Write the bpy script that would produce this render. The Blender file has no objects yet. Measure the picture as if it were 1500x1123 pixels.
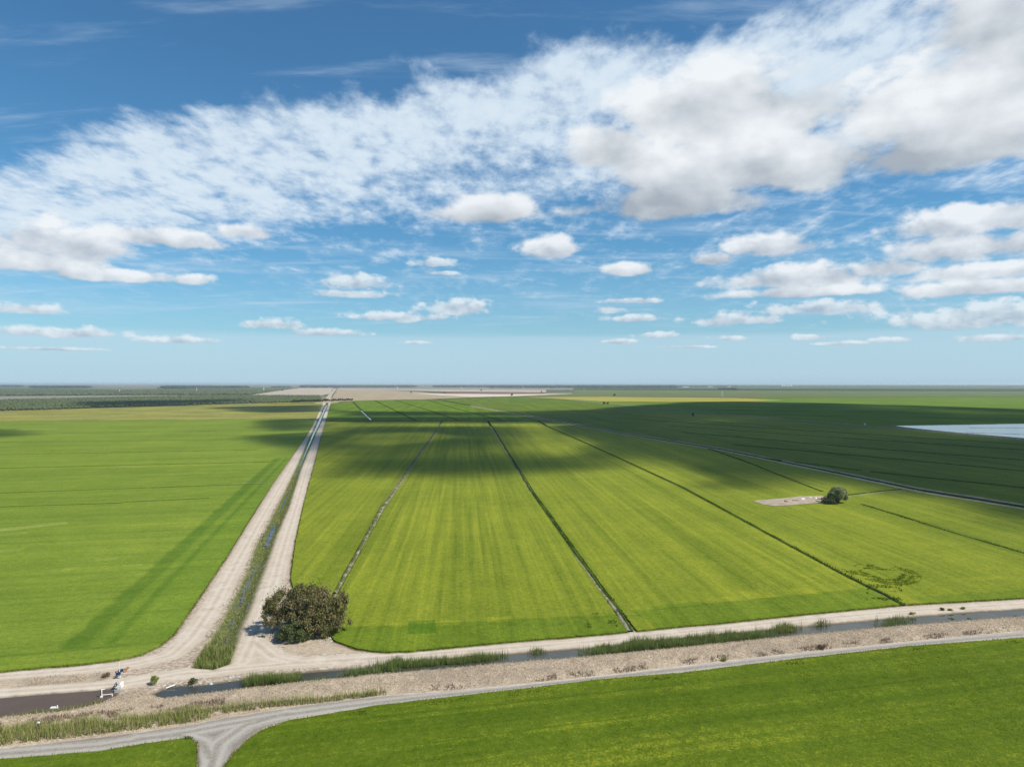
import bpy, bmesh, math, random
import numpy as np
from mathutils import Vector, Matrix

scene = bpy.context.scene
COL = scene.collection
R = math.radians

# ------------------------------------------------------------------ camera
CAM_H, FPX = 55.0, 1040.0            # metres above the fields; focal length in photo pixels (1500 wide)
cam_data = bpy.data.cameras.new("drone_camera")
cam = bpy.data.objects.new("drone_camera", cam_data)
COL.objects.link(cam)
cam.location = (0, 0, CAM_H)
cam.rotation_euler = (R(90), 0, 0)
cam_data.sensor_width = 36.0
cam_data.lens = 36.0 * FPX / 1500.0
cam_data.clip_end = 200000.0
cam_data.clip_start = 0.5
scene.camera = cam

# ------------------------------------------------------------------ light
SUN_EL = 50.0
SUN_AZ = 110.0                        # degrees clockwise from +Y (the camera's heading): sun to the right, a little behind
SUN_DIR = Vector((math.sin(R(SUN_AZ)) * math.cos(R(SUN_EL)), math.cos(R(SUN_AZ)) * math.cos(R(SUN_EL)), math.sin(R(SUN_EL))))
sl = bpy.data.lights.new("sun", 'SUN')
sl.energy = 5.0
sl.angle = R(0.53)
sl.color = (1.0, 0.955, 0.88)
so = bpy.data.objects.new("sun", sl)
so.rotation_euler = SUN_DIR.to_track_quat('Z', 'Y').to_euler()
so.location = (0, 0, 60)
COL.objects.link(so)

scene.view_settings.view_transform = 'Standard'
scene.view_settings.look = 'None'
scene.view_settings.exposure = 0.16
scene.view_settings.gamma = 1.0
scene.view_settings.use_curve_mapping = False
scene.cycles.use_denoising = True
scene.cycles.denoiser = 'OPENIMAGEDENOISE'
scene.cycles.denoising_input_passes = 'RGB_ALBEDO_NORMAL'
scene.cycles.denoising_prefilter = 'NONE'
scene.cycles.max_bounces = 6
scene.cycles.transparent_max_bounces = 16
scene.cycles.volume_bounces = 1
scene.cycles.use_adaptive_sampling = True

# ------------------------------------------------------------------ node helper
class Sock:
    """a float socket with arithmetic"""
    def __init__(s, g, o): s.g, s.o = g, o
    def _b(s, op, b, rev=False):
        return s.g.math(op, b, s) if rev else s.g.math(op, s, b)
    def __add__(s, b): return s._b('ADD', b)
    __radd__ = __add__
    def __sub__(s, b): return s._b('SUBTRACT', b)
    def __rsub__(s, b): return s._b('SUBTRACT', b, True)
    def __mul__(s, b): return s._b('MULTIPLY', b)
    __rmul__ = __mul__
    def __truediv__(s, b): return s._b('DIVIDE', b)
    def __rtruediv__(s, b): return s._b('DIVIDE', b, True)

class Graph:
    def __init__(s, tree):
        s.t = tree
        tree.nodes.clear()
    def node(s, typ, **kw):
        n = s.t.nodes.new(typ)
        for k, v in kw.items(): setattr(n, k, v)
        return n
    def put(s, sock, v):
        if isinstance(v, Sock): s.t.links.new(v.o, sock)
        elif hasattr(v, 'is_output'): s.t.links.new(v, sock)
        elif isinstance(v, (tuple, list)) and len(v) == 3 and sock.type == 'RGBA': sock.default_value = (*v, 1)
        else: sock.default_value = v
    def math(s, op, a, b=None, c=None, clamp=False):
        n = s.node('ShaderNodeMath', operation=op, use_clamp=clamp)
        s.put(n.inputs[0], a)
        if b is not None: s.put(n.inputs[1], b)
        if c is not None: s.put(n.inputs[2], c)
        return Sock(s, n.outputs[0])
    def vmath(s, op, a, b=None, c=None):
        n = s.node('ShaderNodeVectorMath', operation=op)
        s.put(n.inputs[0], a)
        if b is not None: s.put(n.inputs[1], b)
        if c is not None: s.put(n.inputs[2], c)
        return Sock(s, n.outputs['Value']) if op in ('LENGTH', 'DOT_PRODUCT', 'DISTANCE') else n.outputs[0]
    def clamp(s, a): return s.math('ADD', a, 0.0, clamp=True)
    def mx(s, a, b): return s.math('MAXIMUM', a, b)
    def mn(s, a, b): return s.math('MINIMUM', a, b)
    def ss(s, x, a, b, lo=0.0, hi=1.0, lin=False):
        n = s.node('ShaderNodeMapRange', interpolation_type='LINEAR' if lin else 'SMOOTHSTEP')
        s.put(n.inputs[0], x)
        for i, v in enumerate((a, b, lo, hi)): s.put(n.inputs[1 + i], v)
        return Sock(s, n.outputs[0])
    def comb(s, x, y, z=0.0):
        n = s.node('ShaderNodeCombineXYZ')
        for i, v in enumerate((x, y, z)): s.put(n.inputs[i], v)
        return n.outputs[0]
    def sep(s, v):
        n = s.node('ShaderNodeSeparateXYZ')
        s.put(n.inputs[0], v)
        return [Sock(s, o) for o in n.outputs]
    def mapping(s, v, loc=(0, 0, 0), rot=(0, 0, 0), scale=(1, 1, 1)):
        n = s.node('ShaderNodeMapping')
        s.put(n.inputs[0], v)
        n.inputs[1].default_value = loc
        n.inputs[2].default_value = rot
        n.inputs[3].default_value = scale
        return n.outputs[0]
    def noise(s, v, scale=1.0, detail=4.0, rough=0.5, dist=0.0, dim='3D', color=False):
        n = s.node('ShaderNodeTexNoise', noise_dimensions=dim)
        s.put(n.inputs['Vector'], v)
        s.put(n.inputs['Scale'], scale)
        n.inputs['Detail'].default_value = detail
        n.inputs['Roughness'].default_value = rough
        n.inputs['Distortion'].default_value = dist
        return n.outputs['Color'] if color else Sock(s, n.outputs['Fac'])
    def voronoi(s, v, scale=1.0, detail=0.0, dim='2D', feature='F1', rough=0.5, out='Distance'):
        n = s.node('ShaderNodeTexVoronoi', voronoi_dimensions=dim, feature=feature)
        s.put(n.inputs['Vector'], v)
        n.inputs['Scale'].default_value = scale
        if 'Detail' in n.inputs: n.inputs['Detail'].default_value = detail
        if 'Roughness' in n.inputs: n.inputs['Roughness'].default_value = rough
        return Sock(s, n.outputs[out]) if out == 'Distance' else n.outputs[out]
    def mixc(s, f, a, b, mode='MIX'):
        n = s.node('ShaderNodeMix', data_type='RGBA', blend_type=mode)
        s.put(n.inputs[0], f)
        s.put(n.inputs[6], a)
        s.put(n.inputs[7], b)
        return n.outputs[2]
    def mixf(s, f, a, b):
        n = s.node('ShaderNodeMix', data_type='FLOAT')
        s.put(n.inputs[0], f)
        s.put(n.inputs[2], a)
        s.put(n.inputs[3], b)
        return Sock(s, n.outputs[0])
    def attr(s, name):
        n = s.node('ShaderNodeAttribute', attribute_name=name)
        return Sock(s, n.outputs['Fac'])

# ------------------------------------------------------------------ sky
def direction(px, py):
    """azimuth / elevation (radians) of a point of sky"""
    a, b = (px - 750.0) / FPX, (562.0 - py) / FPX
    return math.atan(a), math.atan2(b, math.hypot(1.0, a))

def build_world():
    w = bpy.data.worlds.new("World")
    scene.world = w
    w.use_nodes = True
    g = Graph(w.node_tree)
    out = g.node('ShaderNodeOutputWorld')
    bg = g.node('ShaderNodeBackground')
    g.t.links.new(bg.outputs[0], out.inputs[0])
    STR = 0.10
    bg.inputs[1].default_value = STR
    sky = g.node('ShaderNodeTexSky', sky_type='NISHITA')
    sky.sun_disc = False
    sky.sun_elevation = R(SUN_EL)
    sky.sun_rotation = R(SUN_AZ)
    sky.altitude = 60.0
    sky.air_density = 1.0
    sky.dust_density = 0.6
    sky.ozone_density = 2.5
    tc = g.node('ShaderNodeTexCoord')
    d = tc.outputs['Generated']
    x, y, z = g.sep(d)
    zc = g.mx(z, 0.0)
    az = g.math('ARCTAN2', x, y)
    el = g.math('ARCSINE', z)
    p = g.comb(az, el)
    S = 1.0 / STR
    col = g.mixc(1.0, sky.outputs[0], (0.50, 0.90, 1.06), 'MULTIPLY')

    # --- high mottled sheet (altocumulus), laid out on a level plane far overhead
    zi = 1.0 / (zc + 0.10)
    qx, qy = x * zi, y * zi
    q = g.comb(qx, qy)
    warp = g.noise(q, 1.6, 3, 0.55)
    t = qy + qx * 0.31 + (warp - 0.5) * 0.6
    up = g.ss(t, 1.58, 1.88)
    dn = g.ss(t, 2.12, 3.1, 1.0, 0.46)
    cov = up * dn
    big = g.noise(q, 2.3, 3, 0.5)
    qs = g.mapping(q, rot=(0, 0, R(-14)), scale=(1.0, 0.62, 1.0))
    fine = g.noise(qs, 7.0, 7, 0.60)
    cell = g.noise(qs, 19.0, 4, 0.58)
    dens = cov * 0.86 + (big - 0.5) * 0.75 + (fine - 0.5) * 1.25 + (cell - 0.5) * 0.62 - 0.46
    a1 = g.ss(dens, -0.16, 0.48) * 0.93 * g.ss(cov, 0.02, 0.3)
    a1 = a1 * g.ss(zc, 0.05, 0.20)
    # thin streaks, long in one direction
    qw = g.mapping(q, rot=(0, 0, R(28)), scale=(0.8, 3.4, 1.0))
    ws = g.noise(qw, 1.5, 7, 0.62)
    a2 = g.ss(ws, 0.50, 0.82) * 0.55 * g.ss(zc, 0.03, 0.10)
    sheet = g.clamp(a1 + a2 * (1.0 - a1))
    shade1 = g.ss(dens + (cell - 0.5) * 0.5, -0.05, 0.75, 0.55, 1.0)
    # long flat streaks low in the sky
    lw = g.noise(g.mapping(p, rot=(0, 0, R(-3)), scale=(2.2, 26.0, 1.0)), 1.0, 5, 0.55)
    a3 = g.ss(lw, 0.50, 0.74) * 0.50 * g.ss(el, 0.06, 0.10) * g.ss(el, 0.15, 0.24, 1.0, 0.0)
    sheet = g.clamp(sheet + a3 * (1.0 - sheet))
    csheet = g.mixc(shade1, (0.36 * S, 0.51 * S, 0.72 * S), (0.66 * S, 0.755 * S, 0.83 * S))
    col = g.mixc(sheet, col, csheet)

    # --- pale bank of far-off cloud and air along the horizon
    edge = g.noise(g.mapping(p, scale=(3.0, 40.0, 1.0)), 1.0, 5, 0.6)
    veil = g.ss(el + (edge - 0.5) * 0.008, 0.060, 0.072, 1.0, 0.0) * 0.48
    col = g.mixc(veil, col, (0.53 * S, 0.68 * S, 0.78 * S))
    low = g.ss(el, 0.0, 0.22, 1.0, 0.0, lin=True)
    low = low * low * 0.70
    col = g.mixc(low, col, (0.42 * S, 0.585 * S, 0.73 * S))

    base = col
    # --- cumulus: each cloud a lens with a flat base and lumpy top
    def cumulus(col, clouds, nsc, amp, soft, lit, dark, opacity, seed, vamp=0.35, base_fade=0.3, mean_light=0.60):
        D, V, W = None, None, None
        for (px, py, hw, hh) in clouds:
            a0, e0 = direction(px, py)
            kw = FPX / hw * math.cos(a0)
            kh = FPX / hh
            m = g.mapping(p, loc=(-a0 * kw, -e0 * kh, 0), scale=(kw, kh, 1))
            ab = g.vmath('ABSOLUTE', m)
            m2 = g.vmath('MULTIPLY_ADD', ab, (0.0, -0.25, 0.0), m)      # lower half tighter: a flat base
            ln = g.vmath('LENGTH', m2)
            sy = g.sep(m)[1]
            w_ = g.math('SUBTRACT', 1.35, ln, clamp=True)
            w_ = w_ * w_
            if D is None: D, V, W = ln, w_ * sy, w_ + 0.001
            else:
                D = g.mn(D, ln)
                V = g.math('MULTIPLY_ADD', w_, sy, V)
                W = W + w_
        V = V / W
        pn = g.mapping(p, loc=(seed, seed * 0.7, 0), scale=(1.0, 1.6, 1.0))
        n1 = g.noise(pn, nsc, 7, 0.60)
        pv = g.vmath('ADD', pn, g.vmath('MULTIPLY', g.noise(pn, nsc * 1.5, 2, 0.5, color=True), (0.7 / nsc, 0.7 / nsc, 0)))
        v1 = g.voronoi(pv, nsc * 1.25, 1.0)
        lump = (n1 - 0.5) * amp + (0.42 - v1) * vamp
        dens = (1.0 - D) + lump + g.mn(V, 0.0) * base_fade
        a = g.ss(dens, 0.0, soft) * opacity
        # sunlit side: compare with the lumps a little further toward the sun (up and right)
        pn2 = g.vmath('ADD', pn, (0.26 / nsc, 0.48 / nsc, 0))
        n2 = g.noise(pn2, nsc, 3, 0.55)
        rel = (n1 - n2) * 1.9 + (0.40 - v1) * 0.35
        lightf = g.clamp(mean_light + V * 0.62 + rel - g.ss(dens, 0.35, 1.2) * 0.12)
        cc = g.mixc(lightf, dark, lit)
        return g.mixc(a, col, cc)
    lit = (0.80 * S, 0.83 * S, 0.855 * S)
    dark = (0.36 * S, 0.42 * S, 0.50 * S)
    bigs = [(1080, 168, 190, 70), (1070, 255, 240, 50), (1390, 165, 128, 66), (1385, 222, 150, 40), (715, 314, 95, 26),
            (1490, 50, 130, 90), (980, 300, 190, 32), (890, 225, 80, 36)]
    meds = [(95, 362, 88, 27), (40, 386, 105, 20), (165, 406, 120, 12), (240, 352, 82, 17), (365, 343, 46, 15), (810, 368, 55, 20),
            (918, 397, 46, 13), (1140, 364, 80, 20), (1042, 383, 38, 12), (1290, 396, 66, 18), (1175, 410, 140, 20), (1170, 430, 130, 11),
            (1460, 325, 120, 26), (1430, 366, 125, 22), (1440, 400, 90, 14), (1440, 424, 100, 14)]
    smalls = [(525, 416, 60, 15), (520, 433, 75, 8), (637, 387, 50, 10), (645, 401, 32, 5), (665, 453, 70, 16), (590, 467, 100, 10),
              (400, 478, 55, 10), (470, 489, 90, 7), (260, 500, 62, 7), (85, 489, 80, 9), (45, 455, 42, 10), (895, 456, 32, 7),
              (925, 468, 52, 7), (935, 442, 64, 6), (1205, 454, 115, 12), (1075, 471, 78, 13), (1440, 468, 140, 22), (960, 492, 34, 6),
              (915, 502, 40, 5), (1070, 497, 36, 5), (1190, 495, 32, 5), (612, 503, 28, 4), (1310, 499, 28, 5), (1450, 497, 50, 6),
              (1010, 509, 60, 3), (70, 512, 70, 3), (1235, 504, 40, 4)]
    col = cumulus(col, smalls, 30.0, 1.9, 0.52, (0.68 * S, 0.76 * S, 0.815 * S), (0.36 * S, 0.45 * S, 0.55 * S), 0.90, 3.1)
    col = cumulus(col, meds, 15.0, 1.7, 0.42, lit, dark, 0.92, 7.7)
    col = cumulus(col, bigs, 7.5, 1.75, 0.38, lit, (0.36 * S, 0.405 * S, 0.455 * S), 0.93, 1.3, base_fade=0.1, mean_light=0.60)
    # the cumulus stand low in one part of the sky; elsewhere only the sheet is worked out
    g.put(bg.inputs[0], base)
    bg2 = g.node('ShaderNodeBackground')
    bg2.inputs[1].default_value = STR
    g.put(bg2.inputs[0], col)
    inside = g.math('LESS_THAN', g.math('ABSOLUTE', az), 0.80) * g.math('LESS_THAN', el, 0.56) * g.math('GREATER_THAN', el, 0.0)
    ms = g.node('ShaderNodeMixShader')
    g.put(ms.inputs[0], inside)
    g.t.links.new(bg.outputs[0], ms.inputs[1])
    g.t.links.new(bg2.outputs[0], ms.inputs[2])
    g.t.links.new(ms.outputs[0], out.inputs[0])
    w.cycles.sampling_method = 'MANUAL'
    w.cycles.sample_map_resolution = 512
build_world()

# ------------------------------------------------------------------ helpers
rng = np.random.default_rng(7)
random.seed(7)

def P(px, py, z=0.0):
    """point of the survey photograph -> metres on level ground of height z"""
    k = (CAM_H - z) / (py - 562.0)
    return ((px - 750.0) * k, FPX * k)

def PL(pts): return np.array([P(*p) for p in pts], float)

def tag(o, label=None, cat=None, group=None, kind=None):
    if label: o['label'] = label
    if cat: o['category'] = cat
    if group: o['group'] = group
    if kind: o['kind'] = kind
    return o

def mesh_obj(name, verts, faces, mat=None, parent=None, attrs=None, smooth=False):
    verts = np.asarray(verts, np.float32).reshape(-1, 3)
    me = bpy.data.meshes.new(name)
    if isinstance(faces, np.ndarray):
        k = faces.shape[1]
        n = len(faces)
        me.vertices.add(len(verts))
        me.vertices.foreach_set('co', verts.ravel())
        me.loops.add(n * k)
        me.loops.foreach_set('vertex_index', faces.astype(np.int32).ravel())
        me.polygons.add(n)
        me.polygons.foreach_set('loop_start', np.arange(0, n * k, k, dtype=np.int32))
        me.polygons.foreach_set('loop_total', np.full(n, k, np.int32))
        me.update(calc_edges=True)
    else:
        me.from_pydata(verts.tolist(), [], faces)
        me.update()
    if attrs:
        for k, v in attrs.items():
            a = me.attributes.new(k, 'FLOAT', 'POINT')
            a.data.foreach_set('value', np.asarray(v, np.float32))
    if smooth:
        me.polygons.foreach_set('use_smooth', np.ones(len(me.polygons), bool))
    if mat: me.materials.append(mat)
    o = bpy.data.objects.new(name, me)
    COL.objects.link(o)
    if parent: o.parent = parent
    return o

def empty(name, loc, rz=0.0):
    o = bpy.data.objects.new(name, None)
    o.location = loc
    o.rotation_euler = (0, 0, rz)
    o.empty_display_size = 0.5
    COL.objects.link(o)
    return o

def sd_line(p, line, closed=False):
    """unsigned distance of points to a polyline"""
    d = np.full(len(p), 1e18)
    n = len(line)
    for i in range(n if closed else n - 1):
        a, b = line[i], line[(i + 1) % n]
        ab = b - a
        t = np.clip(((p - a) @ ab) / max(ab @ ab, 1e-9), 0, 1)
        q = p - a - t[:, None] * ab
        d = np.minimum(d, (q * q).sum(1))
    return np.sqrt(d)

def inside(p, poly):
    c = np.zeros(len(p), bool)
    n = len(poly)
    for i in range(n):
        a, b = poly[i], poly[(i + 1) % n]
        if a[1] == b[1]: continue
        m = (a[1] > p[:, 1]) != (b[1] > p[:, 1])
        xi = (b[0] - a[0]) * (p[:, 1] - a[1]) / (b[1] - a[1]) + a[0]
        c ^= m & (p[:, 0] < xi)
    return c

def sd_poly(p, poly):
    d = sd_line(p, poly, True)
    return np.where(inside(p, poly), -d, d)

def sstep(x, a, b):
    t = np.clip((x - a) / (b - a), 0, 1)
    return t * t * (3 - 2 * t)

def vnoise(x, y, seed=0):
    """cheap smooth value noise, -1..1"""
    xi, yi = np.floor(x).astype(np.int64), np.floor(y).astype(np.int64)
    fx, fy = x - xi, y - yi
    fx, fy = fx * fx * (3 - 2 * fx), fy * fy * (3 - 2 * fy)
    def h(i, j):
        v = (i * 374761393 + j * 668265263 + seed * 1442695041) & 0xffffffff
        v = ((v ^ (v >> 13)) * 1274126177) & 0xffffffff
        return ((v ^ (v >> 16)) & 0xffff) / 32767.5 - 1
    return (h(xi, yi) * (1 - fx) + h(xi + 1, yi) * fx) * (1 - fy) + (h(xi, yi + 1) * (1 - fx) + h(xi + 1, yi + 1) * fx) * fy

def fbm2(x, y, oct=4, seed=0):
    s, a, t = 0, 1.0, 0
    for k in range(oct):
        s = s + a * vnoise(x * 2 ** k, y * 2 ** k, seed + k)
        t += a
        a *= 0.5
    return s / t

def scatter_poly(poly, dens, r=rng):
    lo, hi = poly.min(0), poly.max(0)
    n = int((hi - lo).prod() * dens)
    p = r.uniform(lo, hi, (n, 2))
    return p[inside(p, poly)]

def resample(line, step):
    out = []
    for a, b in zip(line[:-1], line[1:]):
        L = np.linalg.norm(b - a)
        n = max(1, int(L / step))
        out.append(a + (b - a) * np.linspace(0, 1, n, endpoint=False)[:, None])
    out.append(line[-1:])
    return np.concatenate(out)

# ------------------------------------------------------------------ materials
def material(name):
    m = bpy.data.materials.new(name)
    m.use_nodes = True
    g = Graph(m.node_tree)
    out = g.node('ShaderNodeOutputMaterial')
    b = g.node('ShaderNodeBsdfPrincipled')
    b.inputs['Roughness'].default_value = 0.85
    b.inputs['Specular IOR Level'].default_value = 0.03
    g.t.links.new(b.outputs[0], out.inputs[0])
    g.bsdf = b
    g.outn = out
    return m, g

def bump(g, h, strength=0.4, dist=0.1):
    n = g.node('ShaderNodeBump')
    n.inputs['Strength'].default_value = strength
    n.inputs['Distance'].default_value = dist
    g.put(n.inputs['Height'], h)
    g.t.links.new(n.outputs[0], g.bsdf.inputs['Normal'])

def pos(g):
    return g.node('ShaderNodeNewGeometry').outputs['Position']

def plain(name, c, rough=0.7, var=0.25, scale=3.0, spec=0.2, metal=0.0):
    m, g = material(name)
    n = g.noise(pos(g), scale, 5, 0.6)
    g.put(g.bsdf.inputs['Base Color'], g.mixc(g.ss(n, 0.3, 0.7), tuple(v * (1 - var) for v in c), tuple(min(1, v * (1 + var)) for v in c)))
    g.bsdf.inputs['Roughness'].default_value = rough
    g.bsdf.inputs['Specular IOR Level'].default_value = spec
    g.bsdf.inputs['Metallic'].default_value = metal
    bump(g, n, 0.3, 0.03)
    return m

def rice_mat(name, lo, hi, ang, stripe=0.5, wide=0.5, mottled=0.35, bands=(), tip=(0.29, 0.29, 0.022)):
    """crop canopy: drill rows and sprayer passes along one direction, mottling, seed heads"""
    m, g = material(name)
    p = pos(g)
    r = g.mapping(p, rot=(0, 0, -ang))
    rx, ry, rz = g.sep(r)          # ry runs along the rows
    fine = g.noise(p, 2.4, 3, 0.65)
    tuft = g.noise(p, 0.75, 4, 0.65)
    mid = g.noise(p, 0.10, 4, 0.55)
    big = g.noise(p, 0.013, 4, 0.55)
    st = g.noise(g.comb(rx * 0.42, ry * 0.006), 1.0, 4, 0.6)
    wd = g.noise(g.comb(rx * 0.075, ry * 0.0025), 1.0, 2, 0.5)
    f = 0.5 + (fine - 0.5) * 1.1 + (tuft - 0.5) * 1.0 + (mid - 0.5) * mottled * 1.6 + (big - 0.5) * mottled * 2.2 + (st - 0.5) * stripe * 1.5 + (wd - 0.5) * wide * 1.25
    f = g.clamp(f)
    c = g.mixc(f, lo, hi)
    heads = g.ss(f + (fine - 0.5) * 0.5, 0.62, 1.05) * 0.45
    c = g.mixc(heads, c, tip)
    for (a, b, w0, w1, soft, mul, fac, wob) in bands:
        a, b = np.array(a), np.array(b)
        t = (b - a) / np.linalg.norm(b - a)
        nrm = (-t[1], t[0], 0.0)
        d = g.vmath('DOT_PRODUCT', p, nrm) - float(a[0] * nrm[0] + a[1] * nrm[1])
        if wob: d = d + (mid - 0.5) * wob
        along = g.vmath('DOT_PRODUCT', p, (float(t[0]), float(t[1]), 0.0)) - float(a @ t)
        L = float(np.linalg.norm(b - a))
        k = g.ss(d, w0 - soft, w0 + soft) * g.ss(d, w1 - soft, w1 + soft, 1.0, 0.0) * g.ss(along, -soft, soft) * g.ss(along, L - soft, L + soft, 1.0, 0.0)
        c = g.mixc(k * fac, c, g.mixc(1.0, c, mul, 'MULTIPLY'))
    g.put(g.bsdf.inputs['Base Color'], c)
    g.bsdf.inputs['Roughness'].default_value = 0.75
    g.bsdf.inputs['Specular IOR Level'].default_value = 0.02
    bump(g, fine * 0.5 + tuft + st * 0.6 * stripe, 0.9, 0.30)
    return m

def blade_mat(name, base, tip, var=0.3, trans=0.25, dry=None):
    m, g = material(name)
    rnd, t = g.attr('rnd'), g.attr('t')
    c = g.mixc(t, base, tip)
    if dry: c = g.mixc(g.ss(rnd, 0.72, 0.9), c, dry)
    hue = g.node('ShaderNodeHueSaturation')
    g.put(hue.inputs['Value'], 1.0 - var + rnd * (2 * var))
    g.put(hue.inputs['Color'], c)
    col = hue.outputs[0]
    g.put(g.bsdf.inputs['Base Color'], col)
    g.bsdf.inputs['Roughness'].default_value = 0.7
    if trans:
        tr = g.node('ShaderNodeBsdfTranslucent')
        g.put(tr.inputs[0], col)
        mx = g.node('ShaderNodeMixShader')
        mx.inputs[0].default_value = trans
        g.t.links.new(g.bsdf.outputs[0], mx.inputs[1])
        g.t.links.new(tr.outputs[0], mx.inputs[2])
        g.t.links.new(mx.outputs[0], g.outn.inputs[0])
    return m

def water_mat(name, c, rough=0.06, ripple=0.03):
    m, g = material(name)
    p = pos(g)
    n = g.noise(p, 1.6, 4, 0.6)
    b = g.noise(p, 0.25, 3, 0.5)
    g.put(g.bsdf.inputs['Base Color'], g.mixc(b, tuple(v * 0.8 for v in c), tuple(v * 1.2 for v in c)))
    g.bsdf.inputs['Roughness'].default_value = rough
    g.bsdf.inputs['Specular IOR Level'].default_value = 0.5
    g.bsdf.inputs['IOR'].default_value = 1.33
    bump(g, n, 0.25, ripple)
    return m

# colours (real albedo)
DIRT_PALE = (0.46, 0.385, 0.30)
GRAVEL = (0.285, 0.265, 0.235)
DRY = (0.36, 0.285, 0.195)

def terrain_mat():
    m, g = material("bare_earth_and_gravel")
    p = pos(g)
    sA, sB, sD, sW, trk, sF = [g.attr(k) for k in ('sd_gravel', 'sd_bank', 'sd_ditch', 'sd_water', 'track', 'sd_field')]
    fine = g.noise(p, 3.2, 6, 0.7)
    mid = g.noise(p, 0.35, 4, 0.6)
    big = g.noise(p, 0.05, 3, 0.5)
    wob = (mid - 0.5) * 1.6 + (fine - 0.5) * 0.9
    # pale dirt road
    cr = g.mixc(g.ss(mid * 0.6 + fine * 0.5, 0.35, 0.75), (0.40, 0.325, 0.25), (0.55, 0.475, 0.385))
    cr = g.mixc(g.ss(big, 0.40, 0.62) * 0.45, cr, (0.43, 0.35, 0.265))
    clod0 = g.noise(p, 0.9, 4, 0.65)
    # wheel ruts: two worn, lighter lines each side of the middle
    at = g.math('ABSOLUTE', trk + (big - 0.5) * 0.6)
    rut = g.ss(g.math('ABSOLUTE', at - 0.95), 0.15, 0.65, 1.0, 0.0)
    crown = g.ss(at, 0.0, 0.5, 1.0, 0.0)
    cr = g.mixc(crown * g.ss(clod0, 0.40, 0.62) * 0.35, cr, (0.30, 0.25, 0.17))
    cr = g.mixc(rut * 0.42, cr, (0.57, 0.50, 0.415))
    # clods and weeds at the road's sides
    side = g.ss(at + wob * 0.9, 2.2, 3.6)
    clod = g.noise(p, 1.3, 5, 0.7)
    cr = g.mixc(side * g.ss(clod, 0.40, 0.60) * 0.85, cr, (0.23, 0.165, 0.115))
    damp = g.noise(p, 0.16, 4, 0.65)
    cr = g.mixc(g.ss(damp, 0.56, 0.70) * 0.40, cr, (0.30, 0.245, 0.19))
    # grey gravel farm road
    cg = g.mixc(g.ss(fine, 0.3, 0.7), (0.23, 0.205, 0.175), (0.35, 0.32, 0.275))
    cg = g.mixc(rut * 0.6, cg, (0.40, 0.37, 0.325))
    cg = g.mixc(crown * g.ss(clod, 0.35, 0.6) * 0.55, cg, (0.19, 0.17, 0.12))
    cg = g.mixc(g.ss(at + wob * 0.5, 1.7, 2.6) * 0.65, cg, (0.17, 0.145, 0.115))
    mA = g.ss(sA + wob * 0.55, -0.35, 0.35, 1.0, 0.0)
    # dry bank
    cb = g.mixc(g.ss(clod * 0.6 + fine * 0.5, 0.38, 0.72), (0.30, 0.235, 0.165), (0.50, 0.41, 0.305))
    cb = g.mixc(g.ss(big * 0.6 + mid * 0.5, 0.50, 0.66) * 0.5, cb, (0.23, 0.185, 0.14))
    mB = g.ss(sB + wob * 0.8, -0.5, 0.5, 1.0, 0.0)
    # weedy ditch
    cd = g.mixc(g.ss(clod, 0.35, 0.65), (0.075, 0.085, 0.03), (0.16, 0.17, 0.055))
    mD = g.ss(sD + wob * 1.1, -0.9, 0.9, 1.0, 0.0)
    # mud by the water and under the crop
    cm = g.mixc(fine, (0.09, 0.075, 0.05), (0.16, 0.13, 0.09))
    mW = g.ss(sW + wob * 0.5, 0.0, 0.9, 1.0, 0.0)
    mF = g.ss(sF + wob * 0.5, 0.1, 0.95, 1.0, 0.0)
    c = g.mixc(mA, cr, cg)
    c = g.mixc(mB, c, cb)
    c = g.mixc(mD, c, cd)
    c = g.mixc(mF * 0.85, c, g.mixc(fine, (0.10, 0.075, 0.045), (0.20, 0.155, 0.095)))
    c = g.mixc(mW, c, cm)
    g.put(g.bsdf.inputs['Base Color'], c)
    g.bsdf.inputs['Roughness'].default_value = 0.95
    g.bsdf.inputs['Specular IOR Level'].default_value = 0.0
    bump(g, fine * 0.5 + clod, 0.7, 0.12)
    return m
TERRAIN = terrain_mat()

# ------------------------------------------------------------------ survey: outlines
X0, X1 = -260, 1800
L_FIELD_EDGE = [(-260, 1009), (-100, 993), (0, 985), (61, 979), (122, 974), (170, 968), (206, 960), (232, 948), (255, 930), (276, 899), (299, 865), (330, 819),
                (364, 764), (398, 711), (424, 674), (450, 637), (461, 617.5)]
LEFT_FIELD = PL(L_FIELD_EDGE + [(455, 614.2), (230, 616), (0, 618), (-260, 620)])
def stretch(poly, i, j, d):
    v = poly[i] - poly[j]
    poly[i] = poly[i] + v / np.linalg.norm(v) * d
stretch(LEFT_FIELD, 0, 1, 250.0); stretch(LEFT_FIELD, -1, -2, 500.0)
YELLOW_FIELD = PL([(-260, 619.6), (0, 617.6), (230, 615.6), (455, 613.8), (462, 615.5), (473, 591), (420, 592), (330, 594), (200, 598), (100, 601.3), (0, 604.6), (-260, 612)])
DITCH_L = [(282, 978), (307, 935), (322, 915), (345, 869), (365, 829), (374, 800), (387, 778), (413, 728), (435, 682), (455, 637), (478, 590)]
DITCH_R = [(336, 972.5), (345, 949.6), (353.5, 918), (365, 895), (379, 857.5), (394, 817), (405, 785), (424, 742), (441, 688), (462, 637), (470, 620), (481.5, 590)]
DITCH = PL(DITCH_L + DITCH_R[::-1] + [(312, 981)])
NEAR_L = PL([(-260, 1146), (0, 1115), (146, 1103), (202, 1093.5), (275, 1083), (286, 1090), (287, 1123), (155, 1300)])
NEAR_L = np.vstack([NEAR_L, [(-44.3, -60.0), (-320.0, -60.0), (-320.0, 40.0)]])
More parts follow.
